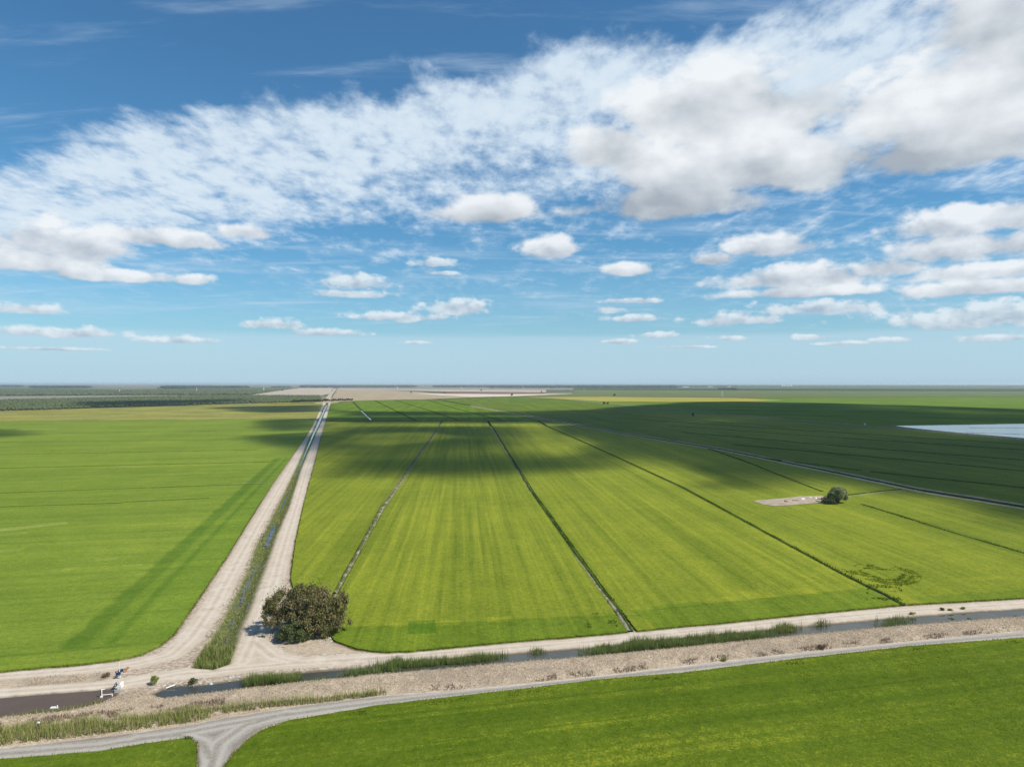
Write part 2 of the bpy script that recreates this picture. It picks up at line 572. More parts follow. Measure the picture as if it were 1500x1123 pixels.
NEAR_R = PL([(331, 1123), (345, 1104), (365, 1085), (382, 1073), (422, 1058), (494, 1046), (550, 1036), (600, 1030), (750, 1013), (883, 997), (1000, 987.5),
             (1167, 967), (1333, 948.5), (1500, 936), (1800, 915)])
NEAR_R = np.vstack([NEAR_R, [(420.0, 240.0), (420.0, -60.0), (-40.0, -60.0)], PL([(213, 1300)])])
FM1 = PL([(477.5, 617.5), (646, 617.5), (638, 630), (595, 690), (556, 745), (496, 853), (488, 870), (474, 898), (455, 903), (436, 885), (426, 849),
          (433, 796), (447, 731), (459, 688), (471, 640)])
FM2 = PL([(648, 617.5), (713, 617.5), (777, 722), (876, 862), (919, 926.5), (850, 933), (750, 941), (600, 955), (560, 956.5), (523, 952), (490, 940),
          (483, 930), (482, 905), (497, 868), (505, 853), (564, 745), (601, 690), (642, 630)])
FM3 = PL([(717, 617.5), (786, 617.5), (798, 624), (868, 655), (997, 715), (1226, 840), (1319, 887.5), (1167, 902), (1050, 914.5), (1000, 918.5), (933, 925.5),
          (884, 862), (783, 722)])
FM4 = PL([(812, 617.5), (900, 635), (1060, 660.5), (1350, 721), (1500, 745.5), (1800, 795), (1800, 853), (1500, 877), (1333, 886.5), (1326, 887),
          (1232, 840), (1003, 715), (872, 655), (802, 624), (790, 617.5)])
FMF = PL([(477.7, 617), (484.5, 591), (515, 588), (540, 587), (630, 585.3), (640, 586), (690, 595), (720, 601), (809, 617)])
FM5 = PL([(640, 585.3), (740, 581.3), (760, 581.5), (830, 586), (930, 595.2), (1100, 609.5), (1270, 624), (1500, 644), (1800, 670),
          (1800, 788), (1500, 740.5), (1350, 717), (1060, 657.5), (900, 632), (805, 614.8), (720, 599.7), (690, 594)])
CANAL = PL([(223, 1015), (243, 1006), (260, 1003), (300, 1001), (350, 994), (448, 983), (550, 974.5), (650, 965.5), (737, 957), (850, 949), (1000, 934.5), (1173, 917),
            (1283, 907), (1400, 897), (1500, 891), (1800, 871),
            (1800, 880), (1500, 901), (1400, 908.5), (1283, 918), (1173, 928), (1000, 946), (850, 960.5), (737, 969), (650, 977.5), (550, 985.5), (448, 996),
            (350, 1007), (300, 1013), (272, 1017), (243, 1020.5)])
POND = PL([(-260, 1049), (0, 1021), (60, 1016), (122, 1011.5), (160, 1008), (170, 1011), (168, 1018), (146, 1028), (97, 1038.5), (40, 1043.5), (0, 1049), (-260, 1080)])
GRAVEL_ROAD = PL([(-260, 1128), (0, 1097), (100, 1085.5), (200, 1073.5), (284, 1061.5), (330, 1052), (400, 1041), (450, 1033), (550, 1021), (650, 1013.5), (750, 1004.5),
                  (883, 990.5), (1050, 970.5), (1167, 957.5), (1333, 940.5), (1500, 925), (1800, 903),
                  (1800, 913), (1500, 934), (1333, 947), (1167, 965), (1000, 985), (883, 995), (750, 1011), (600, 1027.5), (494, 1042), (422, 1054),
                  (378, 1070), (360, 1084), (340, 1105), (328, 1125), (212, 1300), (157, 1300), (287.5, 1123), (288, 1100), (275, 1080.5), (202, 1090.5), (146, 1100.5), (0, 1113), (-260, 1143)])
BANK = PL([(-260, 1082), (0, 1050), (97, 1040), (146, 1029), (172, 1018), (205, 1010), (224, 1016), (243, 1021), (272, 1018), (350, 1008), (448, 997), (550, 986.5), (650, 978.5),
           (737, 970), (850, 961.5), (1000, 947), (1173, 929), (1283, 919), (1400, 909.5), (1500, 902), (1800, 881),
           (1800, 902), (1500, 923.5), (1333, 939), (1167, 956), (1050, 969), (883, 989), (750, 1003), (650, 1012), (550, 1019.5), (450, 1031.5), (400, 1039.5),
           (330, 1050), (284, 1060), (200, 1072), (100, 1084), (0, 1095), (-260, 1126)])
DRY_STRIP = PL([(-260, 1026), (0, 996), (80, 990), (150, 985), (172, 988), (150, 997), (60, 1004), (0, 1008), (-260, 1040)])
LOT = PL([(398, 928), (420, 905), (455, 905), (482, 932), (523, 951), (560, 957), (420, 962)])
TRACKS = [PL([(-260, 1136), (0, 1105), (146, 1093.5), (284, 1071), (330, 1062), (400, 1050), (494, 1037), (600, 1024), (750, 1008), (883, 993), (1050, 975), (1167, 961.5), (1333, 944), (1500, 929.5), (1800, 908)]),
          PL([(185, 1300), (309, 1123), (320, 1090), (360, 1062), (420, 1046)]), PL([(308, 1110), (296, 1088), (262, 1077), (200, 1083)]),
          PL([(-260, 1017), (0, 990.5), (122, 981), (200, 972), (250, 960), (279, 935), (311, 890), (338, 840), (376, 772), (405, 722), (430, 680), (452, 637), (475, 590)]),
          PL([(-260, 1044), (0, 1014), (100, 1007), (190, 1000), (260, 988), (420, 972), (560, 963), (700, 952), (850, 941.5), (1000, 926), (1167, 908.5), (1333, 894.5), (1500, 884.5), (1800, 866)]),
          PL([(356, 970), (372, 935), (385, 900), (400, 855), (416, 800), (436, 735), (449, 688), (466, 637), (483, 590)]), PL([(372, 940), (400, 962), (440, 971)])]
CROPS = dict(L=LEFT_FIELD, Y=YELLOW_FIELD, NL=NEAR_L, NR=NEAR_R, M1=FM1, M2=FM2, M3=FM3, M4=FM4, MF=FMF, M5=FM5)

# ------------------------------------------------------------------ terrain between the crops
def height(p, sW, sP, sD, sB, sA):
    z = np.zeros(len(p))
    n = fbm2(p[:, 0] * 0.6, p[:, 1] * 0.6, 3, 5)
    bank = sstep(-sB, 0.0, 2.2)
    z += 0.48 * bank + 0.10 * n * bank
    z += 0.05 * n
    z += 0.06 * sstep(-sA, -1, 1.0)
    can = np.minimum(sW, sP)
    z = z * sstep(can, 0.1, 1.6) - 0.75 * (1 - sstep(can, -0.9, 1.1))
    z -= 0.85 * sstep(-sD, -0.6, 2.6)
    return z

def build_terrain():
    rows = np.concatenate([np.arange(1290, 1130, -6.0), np.arange(1130, 700, -1.5), np.arange(700, 589, -1.0), [589.0]])
    cols = np.concatenate([np.arange(-200, 0, 8.0), np.arange(0, 1500, 2.0), np.arange(1500, 1761, 8.0)])
    k = CAM_H / (rows - 562.0)
    gx = (cols[None, :] - 750.0) * k[:, None]
    gy = np.repeat((FPX * k)[:, None], len(cols), 1)
    p = np.stack([gx.ravel(), gy.ravel()], 1)
    nr, nc = gx.shape
    keep = np.ones(len(p), bool)
    sF = np.full(len(p), 1e9)
    for poly in CROPS.values():
        sF = np.minimum(sF, sd_poly(p, poly))
    margin = 0.9 + 0.004 * p[:, 1]
    deep = (sF < -margin).reshape(nr, nc)
    trk_far = np.full(len(p), 1e9)
    for t in TRACKS[3:]: trk_far = np.minimum(trk_far, sd_line(p, t))
    deep |= ((p[:, 1] > 900) & (trk_far > 22.0)).reshape(nr, nc)
    cell_drop = deep[:-1, :-1] & deep[1:, :-1] & deep[:-1, 1:] & deep[1:, 1:]
    idx = np.arange(nr * nc).reshape(nr, nc)
    quads = np.stack([idx[:-1, :-1], idx[:-1, 1:], idx[1:, 1:], idx[1:, :-1]], -1)[~cell_drop]
    used = np.unique(quads)
    remap = np.full(len(p), -1)
    remap[used] = np.arange(len(used))
    quads = remap[quads]
    p, sF = p[used], sF[used]
    sW, sP, sD, sB, sA = [sd_poly(p, q) for q in (CANAL, POND, DITCH, BANK, GRAVEL_ROAD)]
    sS, sL = sd_poly(p, DRY_STRIP), sd_poly(p, LOT)
    trk = np.full(len(p), 1e9)
    for t in TRACKS: trk = np.minimum(trk, sd_line(p, t))
    z = height(p, sW, sP, sD, sB, sA)
    water = np.minimum(sW, sP)
    sBB = np.minimum(np.minimum(sB, sS), sL + 1.0)
    v = np.column_stack([p, z])
    attrs = dict(sd_gravel=sA, sd_bank=sBB, sd_ditch=sD, sd_water=water, track=trk, sd_field=sF)
    cm = lambda a: a[quads].mean(1)
    zone = np.full(len(quads), 0)
    zone[cm(sA) < 0] = 1
    zone[cm(sB) < 0] = 2
    zone[cm(sS) < 0] = 5
    zone[cm(sD) < 0] = 4
    zone[cm(water) < 0.35] = 3
    cy = cm(p[:, 1]); cx = cm(p[:, 0])
    bund = (cm(trk) > 7.0) & (zone == 0) & (cy > 170) | (cm(sF) < -0.2)
    zone[bund & (zone == 0)] = 6
    names = {0: 'dirt_road', 1: 'gravel_road', 2: 'canal_bank', 3: 'canal_bed', 4: 'ditch', 5: 'road_verge', 6: 'field_margin'}
    for zid, nm in names.items():
        f = quads[zone == zid]
        if not len(f): continue
        u = np.unique(f)
        rm = np.full(len(v), -1); rm[u] = np.arange(len(u))
        o = mesh_obj(nm, v[u], rm[f], TERRAIN, attrs={k_: a[u] for k_, a in attrs.items()}, smooth=True)
        tag(o, kind='structure')
build_terrain()
def ground_z(p):
    p = np.asarray(p, float).reshape(-1, 2)
    return height(p, *[sd_poly(p, q) for q in (CANAL, POND, DITCH, BANK, GRAVEL_ROAD)])

# ------------------------------------------------------------------ open plain to the horizon
def plain_mat():
    m, g = material("far_plain_soil")
    p = pos(g)
    r = g.mapping(p, rot=(0, 0, R(-14)))
    v = g.voronoi(g.mapping(r, scale=(1 / 1500.0, 1 / 900.0, 1)), 1.0, feature='F1', out='Color')
    a, b, cc = g.sep(v)
    c = g.mixc(g.ss(a, 0.25, 0.75), (0.095, 0.115, 0.06), (0.22, 0.185, 0.13))
    c = g.mixc(g.ss(b, 0.7, 0.9) * 0.7, c, (0.06, 0.085, 0.04))
    c = g.mixc((g.noise(p, 0.004, 5, 0.6) - 0.3) * 0.5, c, (0.16, 0.14, 0.10))
    g.put(g.bsdf.inputs['Base Color'], c)
    g.bsdf.inputs['Roughness'].default_value = 1.0
    g.bsdf.inputs['Specular IOR Level'].default_value = 0.0
    return m
n = 96
ang = np.linspace(0, 2 * np.pi, n, endpoint=False)
gv = np.concatenate([[[0, 0, -1.8]], np.column_stack([6000 * np.cos(ang), 6000 * np.sin(ang), np.full(n, -1.8)]), np.column_stack([42000 * np.cos(ang), 42000 * np.sin(ang), np.full(n, -1.8)])])
gf = [(0, 1 + i, 1 + (i + 1) % n) for i in range(n)] + [(1 + i, 1 + n + i, 1 + n + (i + 1) % n, 1 + (i + 1) % n) for i in range(n)]
tag(mesh_obj('ground', gv, gf, plain_mat()), kind='structure')

# ------------------------------------------------------------------ crops
def slab(name, poly, z0, z1, mat, label, cat='rice field', group=None, kind='stuff'):
    """a standing crop: canopy sheet with its cut side, the rim a little uneven"""
    bm = bmesh.new()
    ring = resample(np.vstack([poly, poly[:1]]), 1e9)[:-1]
    pts = []
    for a, b in zip(ring, np.roll(ring, -1, 0)):
        L = np.linalg.norm(b - a)
        step = max(0.7, 0.006 * min(a[1], b[1]))
        k = min(400, max(1, int(L / step))) if min(a[1], b[1]) < 700 else 1
        for t in np.linspace(0, 1, k, endpoint=False): pts.append(a + (b - a) * t)
    pts = np.array(pts)
    cen = poly.mean(0)
    j = fbm2(pts[:, 0] * 0.5, pts[:, 1] * 0.5, 3, 11)
    pts = pts + (0.28 * j)[:, None] * np.stack([np.cos(j * 9), np.sin(j * 9)], 1)
    n = len(pts)
    top = [bm.verts.new((x, y, z1 + 0.06 * q)) for (x, y), q in zip(pts, j)]
    bot = [bm.verts.new((x, y, z0)) for x, y in pts]
    bm.faces.new(top)
    for i in range(n): bm.faces.new((bot[i], bot[(i + 1) % n], top[(i + 1) % n], top[i]))
    bmesh.ops.recalc_face_normals(bm, faces=bm.faces)
    bmesh.ops.triangulate(bm, faces=[f for f in bm.faces if len(f.verts) > 4])
    me = bpy.data.meshes.new(name)
    bm.to_mesh(me); bm.free()
    me.materials.append(mat)
    o = bpy.data.objects.new(name, me)
    COL.objects.link(o)
    return tag(o, label, cat, group, kind)

def heading(a, b):
    a, b = np.array(P(*a)), np.array(P(*b))
    d = b - a
    return math.atan2(-d[0], d[1])
A_MID = heading((880, 862), (715, 617))
A_ROAD = heading((300, 920), (470, 610))
A_CANAL = heading((550, 1028), (1500, 930))
band_L0, band_L1 = P(85, 955), P(402, 672)
GREEN_LO, GREEN_HI = (0.055, 0.115, 0.012), (0.155, 0.225, 0.030)
YEL_LO, YEL_HI = (0.086, 0.124, 0.010), (0.246, 0.272, 0.026)
ZC = 0.35
def patch_band(pts, mul, fac=1.0):
    """a rectangle of crop of another vigour: near edge a->b, its depth across"""
    a, b = np.array(P(*pts[0])), np.array(P(*pts[1]))
    t = (b - a) / np.linalg.norm(b - a)
    c = np.array(P(*pts[2]))
    w = float((c - a) @ np.array([-t[1], t[0]]))
    return (tuple(a), tuple(b), min(0, w), max(0, w), 0.35, mul, fac, 0.9)
near_lines = [(P(550, 1053), P(1560, 944), -0.30, 0.0, 0.12, (0.62, 0.72, 0.7), 0.8, 0.5), (P(550, 1061), P(1560, 951), -0.25, 0.0, 0.12, (0.70, 0.78, 0.7), 0.7, 0.5),
              (P(400, 1120), P(1560, 969), -0.35, 0.0, 0.15, (0.68, 0.76, 0.7), 0.8, 0.5), (P(700, 1143), P(1560, 1040), -0.30, 0.0, 0.15, (1.25, 1.2, 1.1), 0.6, 0.5), (P(800, 1146), P(1560, 1052), -0.25, 0.0, 0.15, (1.2, 1.15, 1.1), 0.5, 0.5),
              (P(600, 1090), P(1560, 985), -3.2, 0.0, 1.2, (0.80, 0.88, 0.8), 0.8, 1.5), (P(420, 1075), P(1300, 985), -2.2, 0.0, 1.0, (0.86, 0.92, 0.85), 0.8, 1.5)]
rl = rice_mat('rice_left', (0.092, 0.140, 0.014), (0.205, 0.265, 0.034), A_CANAL, 0.45, 0.5, 0.35,
              bands=[(band_L0, band_L1, -5.0, 0.0, 1.1, (0.58, 0.72, 0.62), 0.95, 2.5),
                     (band_L0, band_L1, -60.0, -5.2, 1.2, (0.80, 0.90, 0.80), 0.8, 0.8),
                     (P(150, 948), P(418, 672), -2.0, 0.0, 0.9, (0.66, 0.78, 0.70), 0.8, 1.6),
                     (P(-260, 987), P(190, 946), -1.2, 0.2, 0.35, (0.75, 0.83, 0.78), 0.8, 0.6),
                     patch_band([(-30, 783), (100, 769), (-30, 779)], (1.45, 1.28, 2.2), 0.8), patch_band([(-20, 788), (40, 782), (-20, 786)], (1.4, 1.25, 2.0), 0.7), patch_band([(-10, 812), (30, 809), (-10, 807)], (1.3, 1.18, 1.8), 0.6),
                     patch_band([(138, 824), (172, 821), (138, 821)], (1.35, 1.2, 1.6), 0.7), patch_band([(178, 833), (208, 830.5), (178, 829.5)], (1.35, 1.2, 1.5), 0.7), patch_band([(90, 838), (114, 836), (90, 833.5)], (1.35, 1.2, 1.5), 0.7), patch_band([(20, 631), (80, 630), (20, 629.4)], (1.5, 1.35, 2.4), 0.8)])
rm = lambda i, st, lo=YEL_LO, hi=YEL_HI, bands=(): rice_mat(f'rice_middle_{i}', lo, hi, A_MID, st, 0.75, 0.3, bands=bands)
head_front = [patch_band([(636, 919), (675, 918), (636, 911.5)], (1.35, 1.22, 1.2)), patch_band([(714, 914), (752, 912), (714, 906.5)], (1.35, 1.22, 1.2)), patch_band([(570, 920), (597, 919), (570, 915)], (1.25, 1.15, 1.1)), patch_band([(597, 931), (640, 929), (597, 912)], (0.60, 0.76, 0.7)),
              (P(480, 922), P(933, 901), -60.0, 0.0, 0.7, (0.62, 0.77, 0.7), 0.85, 2.5)]
head_front3 = [patch_band([(1098, 879), (1140, 876), (1098, 867)], (1.25, 1.16, 1.1)), patch_band([(1165, 873.5), (1200, 871), (1165, 863.5)], (1.3, 1.2, 1.1)), patch_band([(1040, 885), (1080, 882), (1040, 877.5)], (1.22, 1.14, 1.1)), patch_band([(960, 896), (1040, 888), (960, 889)], (0.75, 0.85, 0.8)),
               (P(925, 897), P(1340, 856), -60.0, 0.0, 0.8, (0.64, 0.78, 0.72), 0.85, 2.5)]
slab('rice_field', LEFT_FIELD, -0.1, ZC, rl, 'green rice field across the pale dirt road from the dark tree, crossed by low levees')
slab('rice_field', YELLOW_FIELD, -0.1, ZC, rice_mat('rice_ripe', (0.14, 0.155, 0.035), (0.30, 0.265, 0.07), A_CANAL, 0.4, 0.9, 0.8), 'ripe yellow strip of field between the orchard and the green rice')
slab('rice_field', NEAR_L, -0.1, ZC, rice_mat('rice_corner', (0.050, 0.088, 0.006), (0.140, 0.180, 0.016), A_CANAL, 0.6, 0.4, 0.3), 'small green field corner cut off by the gravel road junction')
slab('rice_field', NEAR_R, -0.1, ZC, rice_mat('rice_near', (0.045, 0.083, 0.005), (0.132, 0.172, 0.014), A_CANAL, 0.75, 0.9, 0.28, bands=near_lines), 'wide green rice field south of the rutted gravel road')
slab('rice_field', FM1, -0.1, ZC, rm(1, 0.7), 'narrow green rice strip between the double dirt road and the pale broken check ditch')
slab('rice_field', FM2, -0.1, ZC, rm(2, 0.95, bands=head_front), 'yellow green rice strip behind the dark tree, striped by sprayer passes')
slab('rice_field', FM3, -0.1, ZC, rm(3, 0.8, bands=head_front3), 'yellow green rice strip between the two dark levees')
slab('rice_field', FM4, -0.1, ZC, rm(4, 0.7, bands=[patch_band([(1398, 855), (1478, 849), (1398, 849)], (1.2, 1.12, 1.1)), (P(1335, 877), P(1700, 852), -40.0, 0.0, 0.9, (0.72, 0.84, 0.78), 0.8, 2.0)]), 'yellow green rice field with the bare patch and lone grey tree')
slab('rice_field', FMF, -0.1, ZC, rm(5, 0.5, (0.055, 0.108, 0.006), (0.15, 0.21, 0.016)), 'far green rice field crossed by dark slanting levees')
slab('rice_field', FM5, -0.1, ZC, rm(6, 0.4, (0.055, 0.098, 0.008), (0.14, 0.18, 0.018)), 'dark green rice field with long parallel levees beyond the ditch road')

# ------------------------------------------------------------------ water
def offset_poly(poly, d):
    n = len(poly)
    area = 0.5 * np.sum(poly[:, 0] * np.roll(poly[:, 1], -1) - np.roll(poly[:, 0], -1) * poly[:, 1])
    t = np.roll(poly, -1, 0) - np.roll(poly, 1, 0)
    t /= np.linalg.norm(t, axis=1)[:, None]
    nrm = np.stack([t[:, 1], -t[:, 0]], 1) * np.sign(area)
    return poly + nrm * d

def sheet(name, poly, z, mat, kind='structure', parent=None):
    bm = bmesh.new()
    f = bm.faces.new([bm.verts.new((x, y, z)) for x, y in poly])
    bmesh.ops.recalc_face_normals(bm, faces=bm.faces)
    if f.normal.z < 0: bmesh.ops.reverse_faces(bm, faces=bm.faces)
    bmesh.ops.triangulate(bm, faces=bm.faces)
    me = bpy.data.meshes.new(name)
    bm.to_mesh(me); bm.free()
    me.materials.append(mat)
    o = bpy.data.objects.new(name, me)
    COL.objects.link(o)
    if parent: o.parent = parent
    if kind: o['kind'] = kind
    return o

def ribbon(name, line, hw, h, z, mat, jit=0.15, step=2.0, kind='structure', flat=False, parent=None, seed=3):
    """a low bank (or a thread of water) along a line; hw may taper (start, end)"""
    line = np.asarray(line, float)
    L = np.linalg.norm(np.diff(line, axis=0), axis=1).sum()
    step = max(step, L / 260.0)
    c = resample(line, step)
    n = len(c)
    t = np.gradient(c, axis=0)
    t /= np.linalg.norm(t, axis=1)[:, None] + 1e-9
    nr = np.stack([-t[:, 1], t[:, 0]], 1)
    w = np.linspace(*(hw if isinstance(hw, tuple) else (hw, hw)), n)
    s = np.arange(n) * 0.7
    j1, j2, j3 = [fbm2(s * 0.9, np.full(n, float(seed * 7 + q)), 3, seed + q) for q in range(3)]
    wl, wr = w * (1 + jit * 2 * j1), w * (1 + jit * 2 * j2)
    if flat:
        v = np.concatenate([np.column_stack([c + nr * wl[:, None], np.full(n, z)]), np.column_stack([c - nr * wr[:, None], np.full(n, z)])])
        i = np.arange(n - 1)
        f = np.stack([i, i + n, i + n + 1, i + 1], 1)
    else:
        hh = h * (1 + 0.6 * j3)
        v = np.concatenate([np.column_stack([c + nr * wl[:, None], np.full(n, z - 0.1)]), np.column_stack([c + nr * (wl * 0.35)[:, None], z + hh]),
                            np.column_stack([c - nr * (wr * 0.35)[:, None], z + hh * 0.95]), np.column_stack([c - nr * wr[:, None], np.full(n, z - 0.1)])])
        i = np.arange(n - 1)
        f = np.concatenate([np.stack([i + k * n, i + (k + 1) * n, i + (k + 1) * n + 1, i + k * n + 1], 1) for k in range(3)])
    o = mesh_obj(name, v, f, mat, parent=parent, smooth=not flat)
    if kind: o['kind'] = kind
    return o

W_CANAL = water_mat('water_grey', (0.055, 0.055, 0.045), 0.05)
W_MUD = water_mat('water_brown', (0.105, 0.066, 0.036), 0.12, 0.02)
W_DITCH = water_mat('water_ditch', (0.035, 0.04, 0.045), 0.04)
W_POND = water_mat('water_flooded', (0.12, 0.115, 0.11), 0.10, 0.01)
sheet('canal_water', offset_poly(CANAL, 0.2), -0.40, W_CANAL)
sheet('pond_water', offset_poly(POND, 0.45), -0.30, W_MUD)
for k, (ln, hw) in enumerate([([(352, 880), (355, 868), (365, 848), (372, 832)], (0.55, 0.45)), ([(390, 797), (397, 782), (402, 768)], (0.75, 0.6)), ([(413, 742), (418, 728), (423, 712)], (0.5, 0.5)),
                              ([(436, 694), (444, 676), (455, 648), (463, 628), (471, 608), (479.5, 590)], (1.3, 3.6)), ([(337, 912), (342, 902)], (0.35, 0.3))]):
    ribbon('ditch_water', PL([P_ for P_ in ln]), hw, 0, -0.62, W_DITCH, jit=0.45, step=0.8, flat=True, seed=k + 5)

# ------------------------------------------------------------------ levees and field ditches
def levee_mat(name, a, b, c2=None, k=0.0):
    m, g = material(name)
    p = pos(g)
    n = g.noise(p, 1.7, 5, 0.7)
    mid = g.noise(p, 0.25, 3, 0.6)
    c = g.mixc(g.ss(n, 0.32, 0.68), a, b)
    if c2: c = g.mixc(g.ss(mid + (n - 0.5) * 0.5, 0.5, 0.6) * k, c, c2)
    g.put(g.bsdf.inputs['Base Color'], c)
    g.bsdf.inputs['Roughness'].default_value = 1.0
    g.bsdf.inputs['Specular IOR Level'].default_value = 0.0
    bump(g, n, 0.8, 0.2)
    return m
LV_DARK = levee_mat('levee_weeds', (0.018, 0.036, 0.006), (0.048, 0.078, 0.013), (0.10, 0.125, 0.03), 0.45)
LV_GLINT = levee_mat('levee_check', (0.045, 0.075, 0.018), (0.12, 0.14, 0.05), (0.30, 0.30, 0.21), 0.8)
LV_SOIL = levee_mat('levee_soil', (0.20, 0.17, 0.13), (0.34, 0.295, 0.235), (0.07, 0.09, 0.03), 0.6)
LV_MID = levee_mat('levee_mid', (0.030, 0.060, 0.010), (0.075, 0.115, 0.022))
def levee(line, hw=1.0, h=0.35, mat=LV_DARK, z=ZC, **kw): return ribbon('levee', PL(line), hw, h, z, mat, **kw)
levee([(490, 870), (500, 853), (560, 745), (598, 690), (640, 630), (650, 617)], (0.45, 1.0), 0.12, LV_GLINT, jit=0.3, step=1.2)
levee([(926, 926), (905, 893), (880, 862), (780, 722), (716, 617)], (0.45, 1.0), 0.10, LV_MID, jit=0.45, step=1.2)
ribbon('levee_path', PL([(922, 926), (901, 893), (876, 862), (840, 812)]), (0.5, 0.2), 0.05, ZC, LV_SOIL, jit=0.3, step=1.0)
levee([(1325, 888), (1300, 873), (1230, 840), (1000, 715), (870, 655), (800, 624)], (0.42, 0.9), 0.10, LV_MID, jit=0.45, step=1.2)
levee([(1262, 740), (1320, 757), (1380, 777), (1500, 812), (1800, 905)], (0.7, 0.5), 0.2, LV_DARK, jit=0.35, step=1.5)
levee([(1030, 655), (1090, 676), (1150, 700), (1204, 721)], (1.2, 1.0), 0.3, LV_DARK, jit=0.3)
levee([(1235, 729.5), (1290, 722.5), (1345, 718)], (0.8, 0.8), 0.1, LV_SOIL)
levee([(1235, 727.5), (1290, 720.5), (1320, 718)], (0.6, 0.5), 0.3, LV_DARK)
LV_TRACK = levee_mat('levee_track', (0.36, 0.285, 0.19), (0.54, 0.435, 0.30), (0.12, 0.13, 0.06), 0.35)
# the ditch road slanting away on the right: soil bank, dark ditch, soil bank
d5 = [(690, 595), (720, 600.5), (805, 615.5), (900, 633.5), (1060, 659.5), (1200, 688), (1350, 719.5), (1500, 743.5), (1800, 792)]
levee(d5, (1.6, 1.5), 0.15, LV_DARK, z=ZC)
levee([(a, b + 2.4 * (b - 562) / 140) for a, b in d5], (2.2, 1.9), 0.3, LV_TRACK)
levee([(a, b - 2.0 * (b - 562) / 140) for a, b in d5], (1.4, 1.0), 0.3, LV_TRACK)
# levees of the fields beyond it
for ln in ([(1074, 652), (1320, 674), (1500, 691), (1800, 722)], [(1000, 634), (1240, 655), (1500, 675), (1800, 700)], [(980, 624), (1215, 641), (1500, 660), (1800, 682)],
           [(1276, 692), (1380, 703), (1484, 714), (1800, 750)], [(900, 612), (1100, 626), (1300, 639), (1500, 652)], [(860, 604), (1000, 615), (1150, 626)], [(800, 600), (900, 607)], [(1120, 672), (1260, 690)]):
    levee(ln, (2.2, 1.7), 0.3, LV_DARK, jit=0.35)
d7 = [(830, 585.5), (930, 595.3), (1100, 609.8), (1270, 624.3), (1500, 645), (1800, 672)]
levee(d7, (5.0, 4.0), 0.5, LV_SOIL, z=ZC)
# levees of the far middle field
for ln in ([(549, 587), (575, 600), (609, 616.5)], [(578, 586.5), (630, 602), (672, 616.5)], [(625, 585.8), (668, 599), (735, 616.5)], [(517, 589), (530, 602), (545, 616.5)], [(478, 617.2), (640, 617.2), (808, 617.3)]):
    levee(ln, (3.6, 2.2), 0.35, LV_DARK, jit=0.3)
ribbon('ditch_water', PL([(529, 602), (543.5, 616)]), (1.6, 1.3), 0, ZC + 0.32, W_POND, flat=True, seed=9)
# levees of the left field
for ln, mt in (([(-260, 733), (0, 723.5), (180, 717), (347, 711), (392, 709.5)], LV_MID), ([(-260, 695), (0, 687), (200, 682), (395, 677.5)], LV_DARK), ([(-260, 673), (0, 667), (380, 659.5)], LV_DARK),
               ([(-260, 653), (0, 649), (370, 644)], LV_MID), ([(90, 635), (320, 632)], LV_MID), ([(181, 737), (307, 731)], LV_MID), ([(0, 744), (180, 738)], LV_MID)):
    levee(ln, (0.8, 0.8) if mt is LV_MID else (1.2, 1.2), 0.14, mt, jit=0.4, step=1.5)
levee([(340, 709), (398, 709)], 0.35, 0.05, LV_SOIL)

# ------------------------------------------------------------------ far fields, in bands out to the horizon
def far_mat(name, a, b, ang=A_ROAD, sx=0.02, sy=0.002):
    m, g = material(name)
    p = pos(g)
    rx, ry, rz = g.sep(g.mapping(p, rot=(0, 0, -ang)))
    n = g.noise(g.comb(rx * sx, ry * sy), 1.0, 4, 0.6)
    n2 = g.noise(p, 0.012, 4, 0.6)
    g.put(g.bsdf.inputs['Base Color'], g.mixc(g.ss(n * 0.6 + n2 * 0.5, 0.35, 0.75), a, b))
    g.bsdf.inputs['Roughness'].default_value = 1.0
    g.bsdf.inputs['Specular IOR Level'].default_value = 0.0
    return m
C_TAN = far_mat('stubble_tan', (0.30, 0.235, 0.155), (0.37, 0.295, 0.20))
C_PINK = far_mat('tilled_pink', (0.36, 0.29, 0.22), (0.43, 0.355, 0.28))
C_PALE = far_mat('tilled_pale', (0.52, 0.43, 0.34), (0.58, 0.49, 0.40))
C_RED = far_mat('tilled_red', (0.155, 0.10, 0.075), (0.20, 0.135, 0.10))
C_GREY = far_mat('fallow_grey', (0.19, 0.175, 0.145), (0.25, 0.225, 0.19))
C_YEL = far_mat('ripe_yellow', (0.27, 0.24, 0.05), (0.36, 0.31, 0.075))
C_GRN = far_mat('far_green', (0.085, 0.145, 0.022), (0.15, 0.21, 0.035))
C_DGRN = far_mat('far_dark_green', (0.035, 0.060, 0.022), (0.060, 0.085, 0.032))
C_OLIVE = far_mat('far_olive', (0.10, 0.125, 0.05), (0.15, 0.17, 0.07))
C_SOIL = far_mat('orchard_floor', (0.10, 0.10, 0.055), (0.15, 0.14, 0.075))
k = 0
def far(mat, pts, lift=0.0):
    global k
    k += 1
    sheet('far_field', PL(pts), 0.0 + 0.02 * k + lift, mat)
far(C_SOIL, [(-260, 610), (0, 603), (200, 596.6), (330, 592.6), (474, 588.6), (470, 580), (360, 579.6), (180, 582.5), (0, 586.5), (-260, 593)])
far(C_YEL, [(-260, 611), (0, 604), (200, 597.6), (330, 593.4), (474, 590), (474, 588.8), (330, 592.7), (200, 596.7), (0, 603.1), (-260, 610.1)])
far(C_GREY, [(-260, 592.8), (0, 586.3), (180, 582.3), (360, 579.4), (180, 579.3), (0, 580.6), (-260, 583)])
far(C_SOIL, [(-260, 582.5), (0, 580.3), (180, 579.1), (364, 579), (415, 571.8), (440, 568.7), (360, 568.6), (180, 571), (0, 568.7), (-260, 568.7)])
